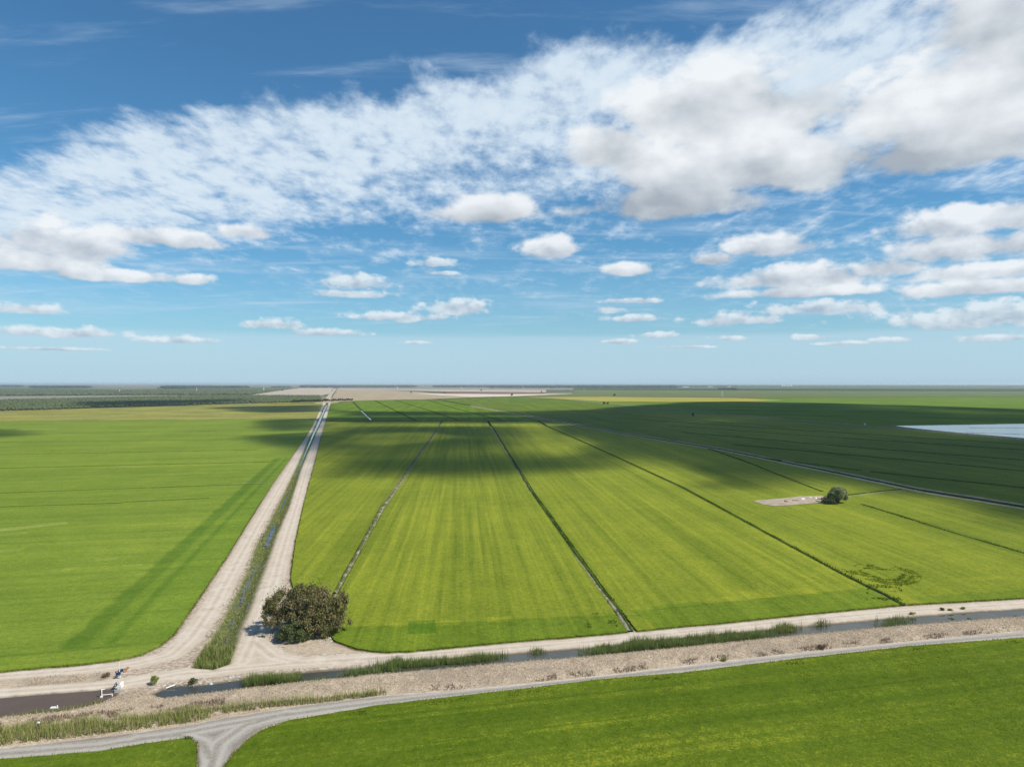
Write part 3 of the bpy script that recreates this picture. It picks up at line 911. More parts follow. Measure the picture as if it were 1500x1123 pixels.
far(C_PINK, [(364, 579.4), (415, 571.7), (440, 568.5), (489, 568.5), (486, 572), (483, 577), (470, 580)])
far(C_PINK, [(472, 590), (484, 590), (486, 580), (493, 570), (490, 569), (483, 576)], 0.05)
far(C_TAN, [(485, 589.8), (488, 580), (494, 571), (560, 571.5), (610, 574), (640, 577.3), (700, 582.2), (630, 585), (540, 586.7), (515, 587.7)])
far(C_PINK, [(494, 571), (560, 571.4), (660, 574), (800, 575), (800, 571.5), (640, 570.5), (495, 569.5)])
far(C_GREY, [(495, 569.4), (640, 570.4), (800, 571.4), (840, 571), (840, 568.4), (495, 568.4)])
far(C_RED, [(640, 575), (740, 575), (800, 575.2), (790, 577.3), (740, 577.4), (660, 577)])
far(C_PALE, [(603, 576.3), (660, 577.1), (740, 577.6), (840, 577.2), (742, 581), (700, 581.9), (640, 579)])
far(C_OLIVE, [(745, 581), (840, 577.4), (840, 571.5), (1000, 572), (1300, 573), (1800, 574), (1800, 580), (1290, 582), (1080, 583), (880, 581.4), (790, 582.6)])
far(C_YEL, [(770, 582), (880, 581.6), (1080, 583.3), (1150, 586.5), (1100, 588.4), (960, 588.8), (880, 588), (830, 585.4)])
far(C_GRN, [(1085, 583.3), (1290, 582.2), (1800, 580.3), (1800, 612), (1500, 600), (1330, 594), (1150, 590), (1100, 588.6), (1150, 586.5)])
far(C_GRN, [(830, 585.8), (880, 588.2), (960, 589), (1100, 588.8), (1330, 594.3), (1500, 600.4), (1800, 612.4), (1800, 669), (1500, 643.5), (1270, 623.6), (1100, 609), (930, 594.9)], 0.2)
far(C_DGRN, [(840, 571.3), (1000, 571.8), (1300, 572.6), (1800, 573.8), (1800, 569.6), (1300, 569.2), (840, 569.2)])
far(C_OLIVE, [(840, 569), (1800, 569.4), (1800, 567.6), (840, 567.6)])
far(C_DGRN, [(840, 567.5), (1800, 567.5), (1800, 566.4), (840, 566.4)])
# flooded paddy
pp = PL([(1309, 624.7), (1400, 623.4), (1500, 621.8), (1800, 618), (1800, 668), (1500, 643), (1400, 634.5), (1340, 628.5)])
sheet('flooded_paddy', pp, 0.75, W_POND)
levee([(1300, 626), (1400, 635.2), (1500, 643.8), (1800, 669.5)], (2.0, 1.6), 0.5, LV_SOIL, z=0.7)
levee([(1304, 624.6), (1400, 623.1), (1500, 621.4), (1800, 617.5)], (2.2, 2.0), 0.4, LV_SOIL, z=0.7)
levee([(1420, 627.6), (1500, 627.8), (1800, 629)], 1.2, 0.2, LV_MID, z=0.7)
levee([(1415, 634.8), (1500, 637.6), (1800, 648)], 0.7, 0.2, LV_MID, z=0.7)
for ln in ([(1000, 600), (1250, 604), (1500, 609), (1800, 616)], [(1050, 606), (1250, 611), (1500, 615)], [(940, 595), (1100, 597), (1300, 598)], [(1100, 592), (1300, 599), (1500, 604)]):
    levee(ln, 2.6, 0.3, LV_DARK, z=0.55)

ribbon('gravel_road', np.array([(-42.2, 81.0), (-42.2, 20.0), (-42.2, -60.0)]), 2.0, 0, 0.02, far_mat('gravel_plain', (0.23, 0.205, 0.175), (0.36, 0.33, 0.285), sx=2.0, sy=2.0), jit=0.05, flat=True)

# ------------------------------------------------------------------ clouds overhead, whose shade lies on the fields
def cloud_mat():
    m = bpy.data.materials.new('cloud_droplets')
    m.use_nodes = True
    g = Graph(m.node_tree)
    out = g.node('ShaderNodeOutputMaterial')
    v = g.node('ShaderNodeVolumePrincipled')
    v.inputs['Color'].default_value = (0.97, 0.97, 0.97, 1)
    v.inputs['Density'].default_value = 0.072
    v.inputs['Anisotropy'].default_value = 0.4
    g.t.links.new(v.outputs[0], out.inputs['Volume'])
    return m
CLOUD = cloud_mat()
def cloud(shade, holes=(), base=1300.0, thick=46.0, soft=50.0, seed=1, label='', cell=14.0, rag=55.0, freq=1 / 150.0):
    """a cumulus with a flat base; shade = outline of its shadow on the ground"""
    off = np.array([SUN_DIR.x, SUN_DIR.y]) / SUN_DIR.z * (base + thick * 0.3)
    poly = PL(shade) + off
    lo, hi = poly.min(0) - 60, poly.max(0) + 60
    xs, ys = np.arange(lo[0], hi[0], cell), np.arange(lo[1], hi[1], cell)
    X, Y = np.meshgrid(xs, ys)
    p = np.stack([X.ravel(), Y.ravel()], 1)
    n = fbm2(p[:, 0] * freq, p[:, 1] * freq * 1.5, 4, seed)
    d = -sd_poly(p, poly) + rag * n + soft
    T = thick * sstep(d, 0.0, soft * 2.2) * (0.80 + 0.7 * fbm2(p[:, 0] / 190.0, p[:, 1] / 190.0, 3, seed + 9)).clip(0.22, 1.2)
    for h, hs, ks in holes:
        hd = sd_poly(p, PL(h) + off) + hs * 0.6 * n
        T *= (1 - ks) + ks * sstep(hd, -hs, hs)
    T -= 1.0
    nr, nc = X.shape
    on = T > 0
    idx = np.arange(nr * nc).reshape(nr, nc)
    q = np.stack([idx[:-1, :-1], idx[:-1, 1:], idx[1:, 1:], idx[1:, :-1]], -1).reshape(-1, 4)
    q = q[on[q].any(1)]
    Tz = np.maximum(T, 0)
    top = np.column_stack([p, base + Tz * 0.9])
    bot = np.column_stack([p, base - Tz * 0.1])
    v = np.concatenate([top, bot])
    rim = np.where(on, np.arange(len(p)) + len(p), np.arange(len(p)))
    fb = rim[q][:, ::-1]
    f = np.concatenate([q, fb])
    u = np.unique(f)
    rm_ = np.full(len(v), -1); rm_[u] = np.arange(len(u))
    o = mesh_obj('cloud', v[u], rm_[f], CLOUD, smooth=True)
    return tag(o, label, 'cloud', None, 'stuff')
cloud([(488, 668), (540, 674), (590, 690), (650, 695), (720, 692), (800, 688), (860, 679), (930, 672), (990, 684), (1060, 708), (1120, 700), (1200, 700), (1262, 712), (1330, 728), (1420, 752),
       (1500, 775), (1700, 830), (1700, 607), (1500, 600), (1330, 594.5), (1180, 590.5), (1080, 589), (1000, 590), (960, 593), (900, 597), (860, 601), (800, 603), (740, 604), (690, 606), (600, 604), (500, 603), (480, 612), (474, 634)],
      holes=[([(728, 622), (790, 618), (838, 630), (868, 650), (845, 668), (790, 672), (745, 655)], 36.0, 0.9), ([(490, 640), (560, 634), (640, 633), (690, 640), (640, 650), (560, 656), (490, 652)], 26.0, 0.75),
             ([(500, 609), (700, 608), (800, 610), (760, 612), (500, 613)], 22.0, 0.7), ([(480, 619), (700, 620), (900, 622), (760, 626), (480, 625)], 26.0, 0.75), ([(1250, 735), (1500, 772), (1500, 790), (1280, 752)], 14.0, 0.45)],
      seed=4, label='broad cloud standing overhead whose shade covers the far rice strips')
cloud([(330, 597), (400, 595.5), (472, 594), (473, 602), (400, 605), (340, 603)], seed=8, soft=45, rag=40, thick=36, label='small cloud overhead shading the ripe yellow strip')
cloud([(395, 616), (468, 613), (466, 626), (420, 630), (385, 626)], seed=12, soft=35, rag=30, thick=30, label='small cloud overhead shading the left field beside the dirt road')
cloud([(370, 640), (462, 634), (462, 652), (430, 655), (395, 650)], seed=15, soft=28, rag=26, thick=26, label='thin cloud overhead shading both tracks of the dirt road')
cloud([(-60, 628), (25, 631), (30, 638), (-40, 642)], seed=21, soft=25, rag=20, thick=26, label='small cloud overhead shading the far side of the left field')
cloud([(120, 591), (340, 587), (345, 590), (250, 594.5), (140, 597)], seed=24, soft=70, rag=50, thick=40, base=1450.0, cell=20, label='long cloud overhead shading the front of the orchard')

# ------------------------------------------------------------------ air
def haze():
    m = bpy.data.materials.new('air')
    m.use_nodes = True
    g = Graph(m.node_tree)
    out = g.node('ShaderNodeOutputMaterial')
    v = g.node('ShaderNodeVolumePrincipled')
    v.inputs['Color'].default_value = (0.80, 0.90, 1.0, 1)
    v.inputs['Density'].default_value = HAZE
    v.inputs['Anisotropy'].default_value = 0.3
    g.t.links.new(v.outputs[0], out.inputs['Volume'])
    s, z0, z1 = 43000.0, -3.0, 62.0
    vs = [(x, y, z) for z in (z0, z1) for x, y in ((-s, -s), (s, -s), (s, s), (-s, s))]
    fs = [(3, 2, 1, 0), (4, 5, 6, 7), (0, 1, 5, 4), (1, 2, 6, 5), (2, 3, 7, 6), (3, 0, 4, 7)]
    tag(mesh_obj('haze', vs, fs, m), kind='stuff')
HAZE = 4.5e-5
haze()

# ------------------------------------------------------------------ plants
def blades(name, p2, z, h, w, lean, mat, parent=None, kind='stuff', wind=(0.0, 0.0)):
    """upright leaves, one pointed blade per point"""
    n = len(p2)
    yaw = rng.uniform(0, 2 * np.pi, n)
    la = rng.uniform(0, 2 * np.pi, n)
    lm = np.abs(rng.normal(0, lean, n)) * h
    dx, dy = np.cos(yaw) * w * 0.5, np.sin(yaw) * w * 0.5
    tip = np.column_stack([p2[:, 0] + np.cos(la) * lm + wind[0] * h, p2[:, 1] + np.sin(la) * lm + wind[1] * h, z + h])
    v = np.empty((n, 3, 3))
    v[:, 0] = np.column_stack([p2[:, 0] - dx, p2[:, 1] - dy, z])
    v[:, 1] = np.column_stack([p2[:, 0] + dx, p2[:, 1] + dy, z])
    v[:, 2] = tip
    rnd = np.repeat(rng.uniform(0, 1, n), 3)
    t = np.tile([0.0, 0.0, 1.0], n)
    o = mesh_obj(name, v.reshape(-1, 3), np.arange(3 * n).reshape(-1, 3), mat, parent=parent, attrs=dict(rnd=rnd, t=t))
    if kind: o['kind'] = kind
    return o

B_REED = blade_mat('reed_leaf', (0.10, 0.15, 0.035), (0.23, 0.32, 0.085), 0.35, 0.3, dry=(0.24, 0.20, 0.09))
B_REED2 = blade_mat('sedge_leaf', (0.19, 0.21, 0.055), (0.38, 0.42, 0.12), 0.35, 0.3, dry=(0.45, 0.36, 0.18))
B_DRY = blade_mat('dry_grass', (0.46, 0.36, 0.25), (0.74, 0.60, 0.44), 0.2, 0.35)
B_BROWN = blade_mat('dead_weed', (0.20, 0.15, 0.105), (0.38, 0.295, 0.215), 0.3, 0.25)
B_GRASS = blade_mat('ditch_grass', (0.12, 0.16, 0.035), (0.25, 0.31, 0.07), 0.35, 0.3, dry=(0.40, 0.33, 0.16))
B_RICE = blade_mat('rice_leaf', (0.075, 0.115, 0.007), (0.19, 0.245, 0.02), 0.22, 0.4)
B_RICED = blade_mat('rice_leaf_dark', (0.05, 0.085, 0.006), (0.15, 0.21, 0.02), 0.35, 0.3)
B_WEED = blade_mat('weed_leaf', (0.08, 0.11, 0.03), (0.20, 0.24, 0.07), 0.4, 0.25)

U_SHORE = [(223, 1015), (243, 1006), (260, 1003), (300, 1001), (350, 994), (448, 983), (550, 974.5), (650, 965.5), (737, 957), (850, 949), (1000, 934.5), (1173, 917), (1283, 907), (1400, 897), (1500, 891), (1800, 871)]
D_SHORE = [(223, 1016), (243, 1020.5), (272, 1017), (300, 1013), (350, 1007), (448, 996), (550, 985.5), (650, 977.5), (737, 969), (850, 960.5), (1000, 946), (1173, 928), (1283, 918), (1400, 908.5), (1500, 901), (1800, 880)]
def canal_pts(x0, x1, t0, t1, n, clump=0.0):
    x = rng.uniform(x0, x1, n); t = rng.uniform(t0, t1, n)
    e_ = np.minimum(1.0, np.minimum(x - x0, x1 - x) / (14.0 + 0.1 * (x1 - x0)))
    ok_ = rng.uniform(0, 1, n) < e_ * e_ * 0.9 + 0.1
    x, t = x[ok_], t[ok_]
    t = t + 0.22 * fbm2(x * 0.06, x * 0 + x0, 3, 33)
    yu = np.interp(x, *np.array(U_SHORE).T); yd = np.interp(x, *np.array(D_SHORE).T)
    y = yu + (yd - yu) * t
    kk = CAM_H / (y - 562.0)
    p = np.column_stack([(x - 750) * kk, FPX * kk])
    if clump: p = p[fbm2(p[:, 0] * 0.45, p[:, 1] * 0.45, 3, 31) + rng.uniform(-0.4, 0.4, len(p)) > clump - 0.25]
    return p
def reeds(p, label, hmean=1.5, mat=B_REED, name='reeds', w=0.09, lean=0.22, base=None):
    z = ground_z(p) if base is None else np.full(len(p), base)
    h = np.clip(rng.normal(hmean, hmean * 0.28, len(p)), 0.2, None) * (1 + 0.55 * fbm2(p[:, 0] * 0.3, p[:, 1] * 0.3, 3, 8))
    return tag(blades(name, p, z, h, w, lean, mat), label, 'reeds')
reeds(canal_pts(352, 447, 0.15, 0.95, 5200), 'thick stand of cattails filling the canal beside the dirt lot', 1.7)
reeds(canal_pts(486, 590, 0.35, 1.0, 2600, 0.1), 'cattails along the canal edge east of the short open pool', 1.4)
reeds(canal_pts(540, 745, -0.05, 0.50, 8500, 0.0), 'long row of cattails under the pale canal road', 1.4)
reeds(canal_pts(448, 490, 0.7, 1.05, 500), 'short green fringe at the open canal pool by the lot', 0.7)
reeds(canal_pts(772, 802, -0.1, 0.35, 700), 'single clump of cattails on the canal bank road side', 1.2)
reeds(canal_pts(845, 1150, 0.02, 0.95, 19000, -0.1), 'longest cattail bed, filling the canal opposite the dark levee', 1.5)
reeds(canal_pts(1128, 1175, -0.1, 0.6, 1900), 'bright green round reed clump at the end of the long cattail bed', 1.5, B_GRASS)
reeds(canal_pts(1185, 1218, -0.1, 0.3, 500), 'sparse reeds at the canal edge past the round clump', 0.9)
reeds(canal_pts(1280, 1342, 0.05, 0.95, 1900, 0.1), 'last cattail patch before the open stretch of canal', 1.3)
reeds(canal_pts(360, 1800, 0.93, 1.12, 5200, 0.35), 'thin green fringe along the foot of the dry bank', 0.4, B_GRASS, 'shore_grass')
reeds(canal_pts(250, 360, 0.9, 1.1, 500, 0.2), 'low grass where the canal begins near the gate', 0.4, B_GRASS, 'shore_grass')
SEDGE = PL([(-260, 1104), (0, 1074), (100, 1064), (200, 1056), (286, 1045), (400, 1032), (480, 1024), (566, 1014.5), (566, 1018), (480, 1029), (400, 1037), (330, 1047), (284, 1058), (200, 1070), (100, 1082), (0, 1093), (-260, 1124)])
sp = scatter_poly(SEDGE, 46.0)
sp = sp[fbm2(sp[:, 0] * 0.35, sp[:, 1] * 0.35, 3, 17) > -0.45]
reeds(sp, 'long strip of yellowing sedge between the dry bank and the gravel road', 1.15, B_REED2, 'sedge', 0.08, 0.25)
# dry bank
bp = scatter_poly(BANK, 20.0)
bp = bp[(bp[:, 1] < 190) & (np.abs(bp[:, 0]) < 0.85 * bp[:, 1])]
cl = fbm2(bp[:, 0] * 0.4, bp[:, 1] * 0.4, 3, 23)
bp1 = bp[cl > -0.6]
tag(blades('dry_grass', bp1, ground_z(bp1), np.clip(rng.normal(0.20, 0.08, len(bp1)), 0.05, 0.6), 0.11, 0.9, B_DRY), 'straw coloured dry grass covering the canal bank', 'grass')
BR = PL([(-260, 1095), (0, 1064), (80, 1053), (200, 1042), (330, 1028), (330, 1036), (200, 1052), (80, 1064), (0, 1074), (-260, 1105)])
b2 = scatter_poly(BR, 26.0)
b2 = b2[fbm2(b2[:, 0] * 0.5, b2[:, 1] * 0.5, 3, 29) > -0.1]
b3 = bp[(sd_poly(bp, GRAVEL_ROAD) < 2.0) & (bp[:, 0] > -15) & (cl > 0.1)]
b2 = np.concatenate([b2, b3])
tag(blades('dead_weeds', b2, ground_z(b2), np.clip(rng.normal(0.55, 0.2, len(b2)), 0.1, 1.2), 0.12, 0.45, B_BROWN), 'brown dead weeds in a ragged line along the bank', 'weeds')
dp = scatter_poly(DRY_STRIP, 14.0)
dp = dp[fbm2(dp[:, 0] * 0.5, dp[:, 1] * 0.5, 3, 41) > 0.0]
tag(blades('verge_grass', dp, ground_z(dp), np.clip(rng.normal(0.4, 0.15, len(dp)), 0.08, 0.9), 0.10, 0.5, B_DRY), 'dry tufts on the verge between the two tracks by the brown pond', 'grass')
# ditch between the two tracks
dt = scatter_poly(DITCH[:], 7.0)
dt = dt[dt[:, 1] < 480]
dens = np.interp(dt[:, 1], [130, 260, 480], [1.0, 0.8, 0.5])
dt = dt[rng.uniform(0, 1, len(dt)) < dens]
sdd = sd_poly(dt, DITCH)
cl = fbm2(dt[:, 0] * 0.3, dt[:, 1] * 0.12, 3, 51)
pz = dt[(cl < -0.1) & (cl > -0.3) & (sdd < -0.6)]
dt = dt[(cl > -0.2) & (sdd < -0.5)]
tag(blades('smartweed', pz, ground_z(pz), np.clip(rng.normal(0.4, 0.12, len(pz)), 0.1, 0.9), 0.16, 0.6, blade_mat('smartweed_leaf', (0.17, 0.16, 0.17), (0.34, 0.31, 0.36), 0.3, 0.2)), 'greyish purple weeds in patches along the ditch between the tracks', 'weeds')
near_end = sstep(-dt[:, 1], -165, -140)
tag(blades('ditch_grass', dt, ground_z(dt), np.clip(rng.normal(0.42, 0.16, len(dt)), 0.1, 1.0) * (1 + 0.9 * near_end), 0.14, 0.5, B_GRASS), 'green weeds choking the ditch between the two dirt tracks', 'grass')
e = scatter_poly(PL([(283, 978), (300, 948), (345, 946), (337, 972), (312, 980)]), 30.0)
reeds(e, 'tall green reeds at the closed end of the ditch', 1.1, B_GRASS)
pg = scatter_poly(PL([(70, 1041), (100, 1036), (146, 1026), (152, 1030), (120, 1037), (80, 1043), (0, 1051), (0, 1047)]), 40.0)
reeds(pg, 'bright green grass on the near shore of the brown pond', 0.6, B_GRASS, 'shore_grass')
# weeds along the track edges
def along(line, step, jit):
    c = resample(PL(line), step)
    return c + rng.normal(0, jit, c.shape)
wl = np.concatenate([along([(426, 849), (433, 796), (447, 731), (459, 688), (471, 640)], 0.10, 0.35), along([(276, 899), (330, 819), (398, 711)], 0.3, 0.3), along(DITCH_L[:8], 0.2, 0.7)])
wl = wl[fbm2(wl[:, 0] * 0.25, wl[:, 1] * 0.25, 3, 61) > 0.05]
tag(blades('roadside_weeds', wl, ground_z(wl), np.clip(rng.normal(0.4, 0.15, len(wl)), 0.1, 0.9), 0.16, 0.5, B_WEED), 'scattered weeds along the edges of the dirt tracks', 'weeds')
lw2 = np.concatenate([along([(925, 924), (905, 893), (880, 862), (780, 722)], 0.10, 0.32), along([(1322, 887), (1300, 873), (1230, 840), (1000, 715)], 0.10, 0.32), along([(1262, 740), (1380, 777), (1500, 812)], 0.12, 0.4)])
lw2 = lw2[fbm2(lw2[:, 0] * 0.2, lw2[:, 1] * 0.12, 3, 63) > -0.08]
B_LEVEE = blade_mat('levee_leaf', (0.035, 0.055, 0.010), (0.10, 0.145, 0.03), 0.45, 0.25)
tag(blades('levee_weeds', lw2, np.full(len(lw2), 0.35), np.clip(rng.normal(0.45, 0.2, len(lw2)), 0.1, 1.1), 0.22, 0.6, B_LEVEE), 'dark rank weeds growing along the levees of the middle fields', 'weeds')
# rice canopy: leaf tips standing above the sheet in the nearest field, and ragged edges everywhere near
FIELDS = {o.data.materials[0].name: o for o in COL.objects if o.name.startswith('rice_field')}
def fringe(poly, matname, mat, ymax, dens=9.0, h=0.5, depth=0.5):
    ring = resample(np.vstack([poly, poly[:1]]), 0.5)
    ring = ring[(ring[:, 1] < ymax) & (ring[:, 1] > 95) & (np.abs(ring[:, 0]) < 0.85 * ring[:, 1])]
    c = np.repeat(ring, int(dens), 0)
    c = c + rng.normal(0, depth * 0.55, c.shape) + rng.uniform(-0.25, 0.25, c.shape)
    c = c[sd_poly(c, poly) < 0.35 + 0.4 * fbm2(c[:, 0] * 0.4, c[:, 1] * 0.4, 2, 71)]
    o = blades('rice_edge', c, np.full(len(c), -0.02), np.clip(rng.normal(h, 0.12, len(c)), 0.15, 1.0), 0.12, 0.45, mat, parent=FIELDS[matname])
    return o
fringe(NEAR_R, 'rice_near', B_RICE, 190, 12)
fringe(NEAR_L, 'rice_corner', B_RICE, 190, 12)
fringe(LEFT_FIELD, 'rice_left', B_RICE, 330, 8)
for q, nm in ((FM1, 'rice_middle_1'), (FM2, 'rice_middle_2'), (FM3, 'rice_middle_3'), (FM4, 'rice_middle_4')): fringe(q, nm, B_RICED if q is not FM1 else B_RICE, 330, 8)
nr_ = scatter_poly(NEAR_R, 9.0)
nr_ = nr_[(nr_[:, 1] < 165) & (np.abs(nr_[:, 0]) < 0.8 * nr_[:, 1]) & (nr_[:, 1] > 97)]
row = vnoise((nr_ @ np.array([-math.sin(-A_CANAL), math.cos(-A_CANAL)])) * 0.9, np.zeros(len(nr_)), 77)
blades('rice_leaves', nr_, np.full(len(nr_), ZC - 0.05), np.clip(rng.normal(0.15, 0.05, len(nr_)) * (1 + 0.3 * row), 0.03, 0.5), 0.12, 1.2, B_RICE, parent=FIELDS['rice_near'])

# leafy things
def leaf_mat(name, lo, hi, tint, trans=0.25):
    m, g = material(name)
    rnd, cl_ = g.attr('rnd'), g.attr('clump')
    c = g.mixc(rnd, lo, hi)
    c = g.mixc(g.ss(cl_, 0.55, 1.0) * 0.75, c, tint)
    g.put(g.bsdf.inputs['Base Color'], c)
    g.bsdf.inputs['Roughness'].default_value = 0.55
    g.bsdf.inputs['Specular IOR Level'].default_value = 0.2
    tr = g.node('ShaderNodeBsdfTranslucent')
    g.put(tr.inputs[0], c)
    mx = g.node('ShaderNodeMixShader')
    mx.inputs[0].default_value = trans
    g.t.links.new(g.bsdf.outputs[0], mx.inputs[1])
    g.t.links.new(tr.outputs[0], mx.inputs[2])
    g.t.links.new(mx.outputs[0], g.outn.inputs[0])
    return m
BARK = plain('bark', (0.12, 0.095, 0.07), 0.95, 0.35, 4.0, 0.05)

def leaves(name, cen, rad, per, size, mat, parent, droop=0.4, r=None, fill=0.55, loose=False):
    r = r or rng
    V, Rn, Cn = [], [], []
    for c, q in zip(cen, rad):
        n = int(per * (np.mean(q) ** 2))
        if n < 8: n = 8
        d = r.normal(0, 1, (n, 3)); d /= np.linalg.norm(d, axis=1)[:, None]
        u = r.uniform(fill ** 3, 1.0, n) ** (1 / 3.0)
        if loose: u = np.abs(r.normal(0, 0.62, n))
        p = c + d * q * u[:, None]
        p[:, 2] -= droop * r.uniform(0, 1, n) * (1 - u) * q[2]
        p[:, 2] = np.maximum(p[:, 2], 0.15)
        s = size * r.uniform(0.6, 1.4, n)
        # a leafy spray: long axis outward and hanging, face turned every way
        ax = d * 0.7 + r.normal(0, 0.6, (n, 3)); ax[:, 2] -= droop
        ax /= np.linalg.norm(ax, axis=1)[:, None]
        sd = np.cross(ax, r.normal(0, 1, (n, 3))); sd /= np.linalg.norm(sd, axis=1)[:, None] + 1e-9
        a, b = ax * s[:, None], sd * (s * 0.42)[:, None]
        V.append(np.stack([p - a * 0.5, p + b * 0.5, p + a * 0.6, p - b * 0.5], 1).reshape(-1, 3))
        Rn.append(np.repeat(r.uniform(0, 1, n), 4)); Cn.append(np.full(4 * n, r.uniform(0, 1)))
    v = np.concatenate(V)
    return mesh_obj(name, v, np.arange(len(v)).reshape(-1, 4), mat, parent=parent, attrs=dict(rnd=np.concatenate(Rn), clump=np.concatenate(Cn)))

def tube(paths, sides=7):
    """tapered limbs: each path = list of (x, y, z, radius)"""
    V, F = [], []
    for path in paths:
        p = np.array(path, float)
        b = len(V)
        for i in range(len(p)):
            t = p[min(i + 1, len(p) - 1), :3] - p[max(i - 1, 0), :3]
            t /= np.linalg.norm(t) + 1e-9
            a = np.cross(t, (0.3, 1, 0.1)); a /= np.linalg.norm(a)
            c = np.cross(t, a)
            for k_ in range(sides):
                an = 2 * math.pi * k_ / sides
                V.append(p[i, :3] + (a * math.cos(an) + c * math.sin(an)) * p[i, 3])
        for i in range(len(p) - 1):
            for k_ in range(sides):
                F.append((b + i * sides + k_, b + i * sides + (k_ + 1) % sides, b + (i + 1) * sides + (k_ + 1) % sides, b + (i + 1) * sides + k_))
        F.append(tuple(b + (len(p) - 1) * sides + k_ for k_ in range(sides)))
    return np.array(V), F

def limbs(r, h, spread, n, r0):
    out = []
    for i in range(n):
        a = 2 * math.pi * i / n + r.uniform(-0.4, 0.4)
        sp_ = spread * r.uniform(0.5, 1.0)
        pts = []
        for t in np.linspace(0, 1, 6):
            bend = t ** 1.4
            pts.append((math.cos(a) * sp_ * bend + r.normal(0, 0.08 * t), math.sin(a) * sp_ * bend * 0.9 + r.normal(0, 0.08 * t), h * (0.15 + 0.75 * t) * r.uniform(0.93, 1.05) if t else 0.0, r0 * (1 - 0.85 * t)))
        out.append(pts)
        for s_ in range(3):
            k_ = r.integers(2, 5)
            q = pts[k_]
            out.append([q, (q[0] + r.normal(0, spread * 0.16), q[1] + r.normal(0, spread * 0.16), q[2] + h * 0.10, q[3] * 0.6), (q[0] + r.normal(0, spread * 0.3), q[1] + r.normal(0, spread * 0.3), q[2] + h * 0.2, q[3] * 0.2)])
    return out

def crown_clusters(r, rx, ry, zc, rz, n, lo=0.9, hi=1.9, zmin=0.6, gap=0.0):
    cen, rad = [], []
    while len(cen) < n:
        d = r.normal(0, 1, 3); d /= np.linalg.norm(d)
        if d[2] < -0.55: continue
        k_ = r.uniform(0.62, 0.98) * (1 + 0.16 * math.sin(3 * math.atan2(d[1], d[0]) + 1.3) )
        c = np.array([d[0] * rx * k_, d[1] * ry * k_, zc + d[2] * rz * k_])
        q = r.uniform(lo, hi)
        if c[2] < zmin + q * 0.5: continue
        cen.append(c); rad.append(np.array([q, q, q * r.uniform(0.7, 1.05)]))
    return np.array(cen), np.array(rad)

def tree(name, px, py, rx, ry, zc, rz, n, mat, label, cat='tree', h=8.0, stems=5, per=150, size=0.4, lo=0.9, hi=1.9, droop=0.5, seed=1, group=None, extra=None, zmin=0.6):
    r = np.random.default_rng(seed)
    x, y = P(px, py)
    root = empty(name, (x, y, float(ground_z([(x, y)])[0]) if y < 500 else 0.0))
    v, f = tube(limbs(r, h, rx * 0.75, stems, 0.05 * h * 0.6))
    mesh_obj('trunk', v, f, BARK, parent=root, smooth=True)
    cen, rad = crown_clusters(r, rx, ry, zc, rz, n, lo, hi, zmin)
    if extra is not None:
        cen = np.concatenate([cen, extra[:, :3]]); rad = np.concatenate([rad, np.repeat(extra[:, 3:4], 3, 1)])
    leaves('crown', cen, rad, per, size, mat, root, droop, r)
    return tag(root, label, cat, group)

L_BIG = leaf_mat('leaf_olive_brown', (0.085, 0.082, 0.028), (0.250, 0.230, 0.085), (0.27, 0.205, 0.10))
L_BUSH = leaf_mat('leaf_dark_green', (0.060, 0.085, 0.028), (0.155, 0.185, 0.065), (0.12, 0.145, 0.05))
L_GREY = leaf_mat('leaf_grey_green', (0.16, 0.19, 0.075), (0.36, 0.39, 0.17), (0.38, 0.39, 0.20))
L_SHRUB = leaf_mat('leaf_bright', (0.12, 0.17, 0.03), (0.28, 0.34, 0.075), (0.32, 0.35, 0.10))
L_FAR = leaf_mat('leaf_far', (0.025, 0.036, 0.014), (0.065, 0.085, 0.032), (0.05, 0.065, 0.025))
L_BROWN = leaf_mat('leaf_dead', (0.11, 0.075, 0.04), (0.22, 0.15, 0.085), (0.20, 0.14, 0.08))

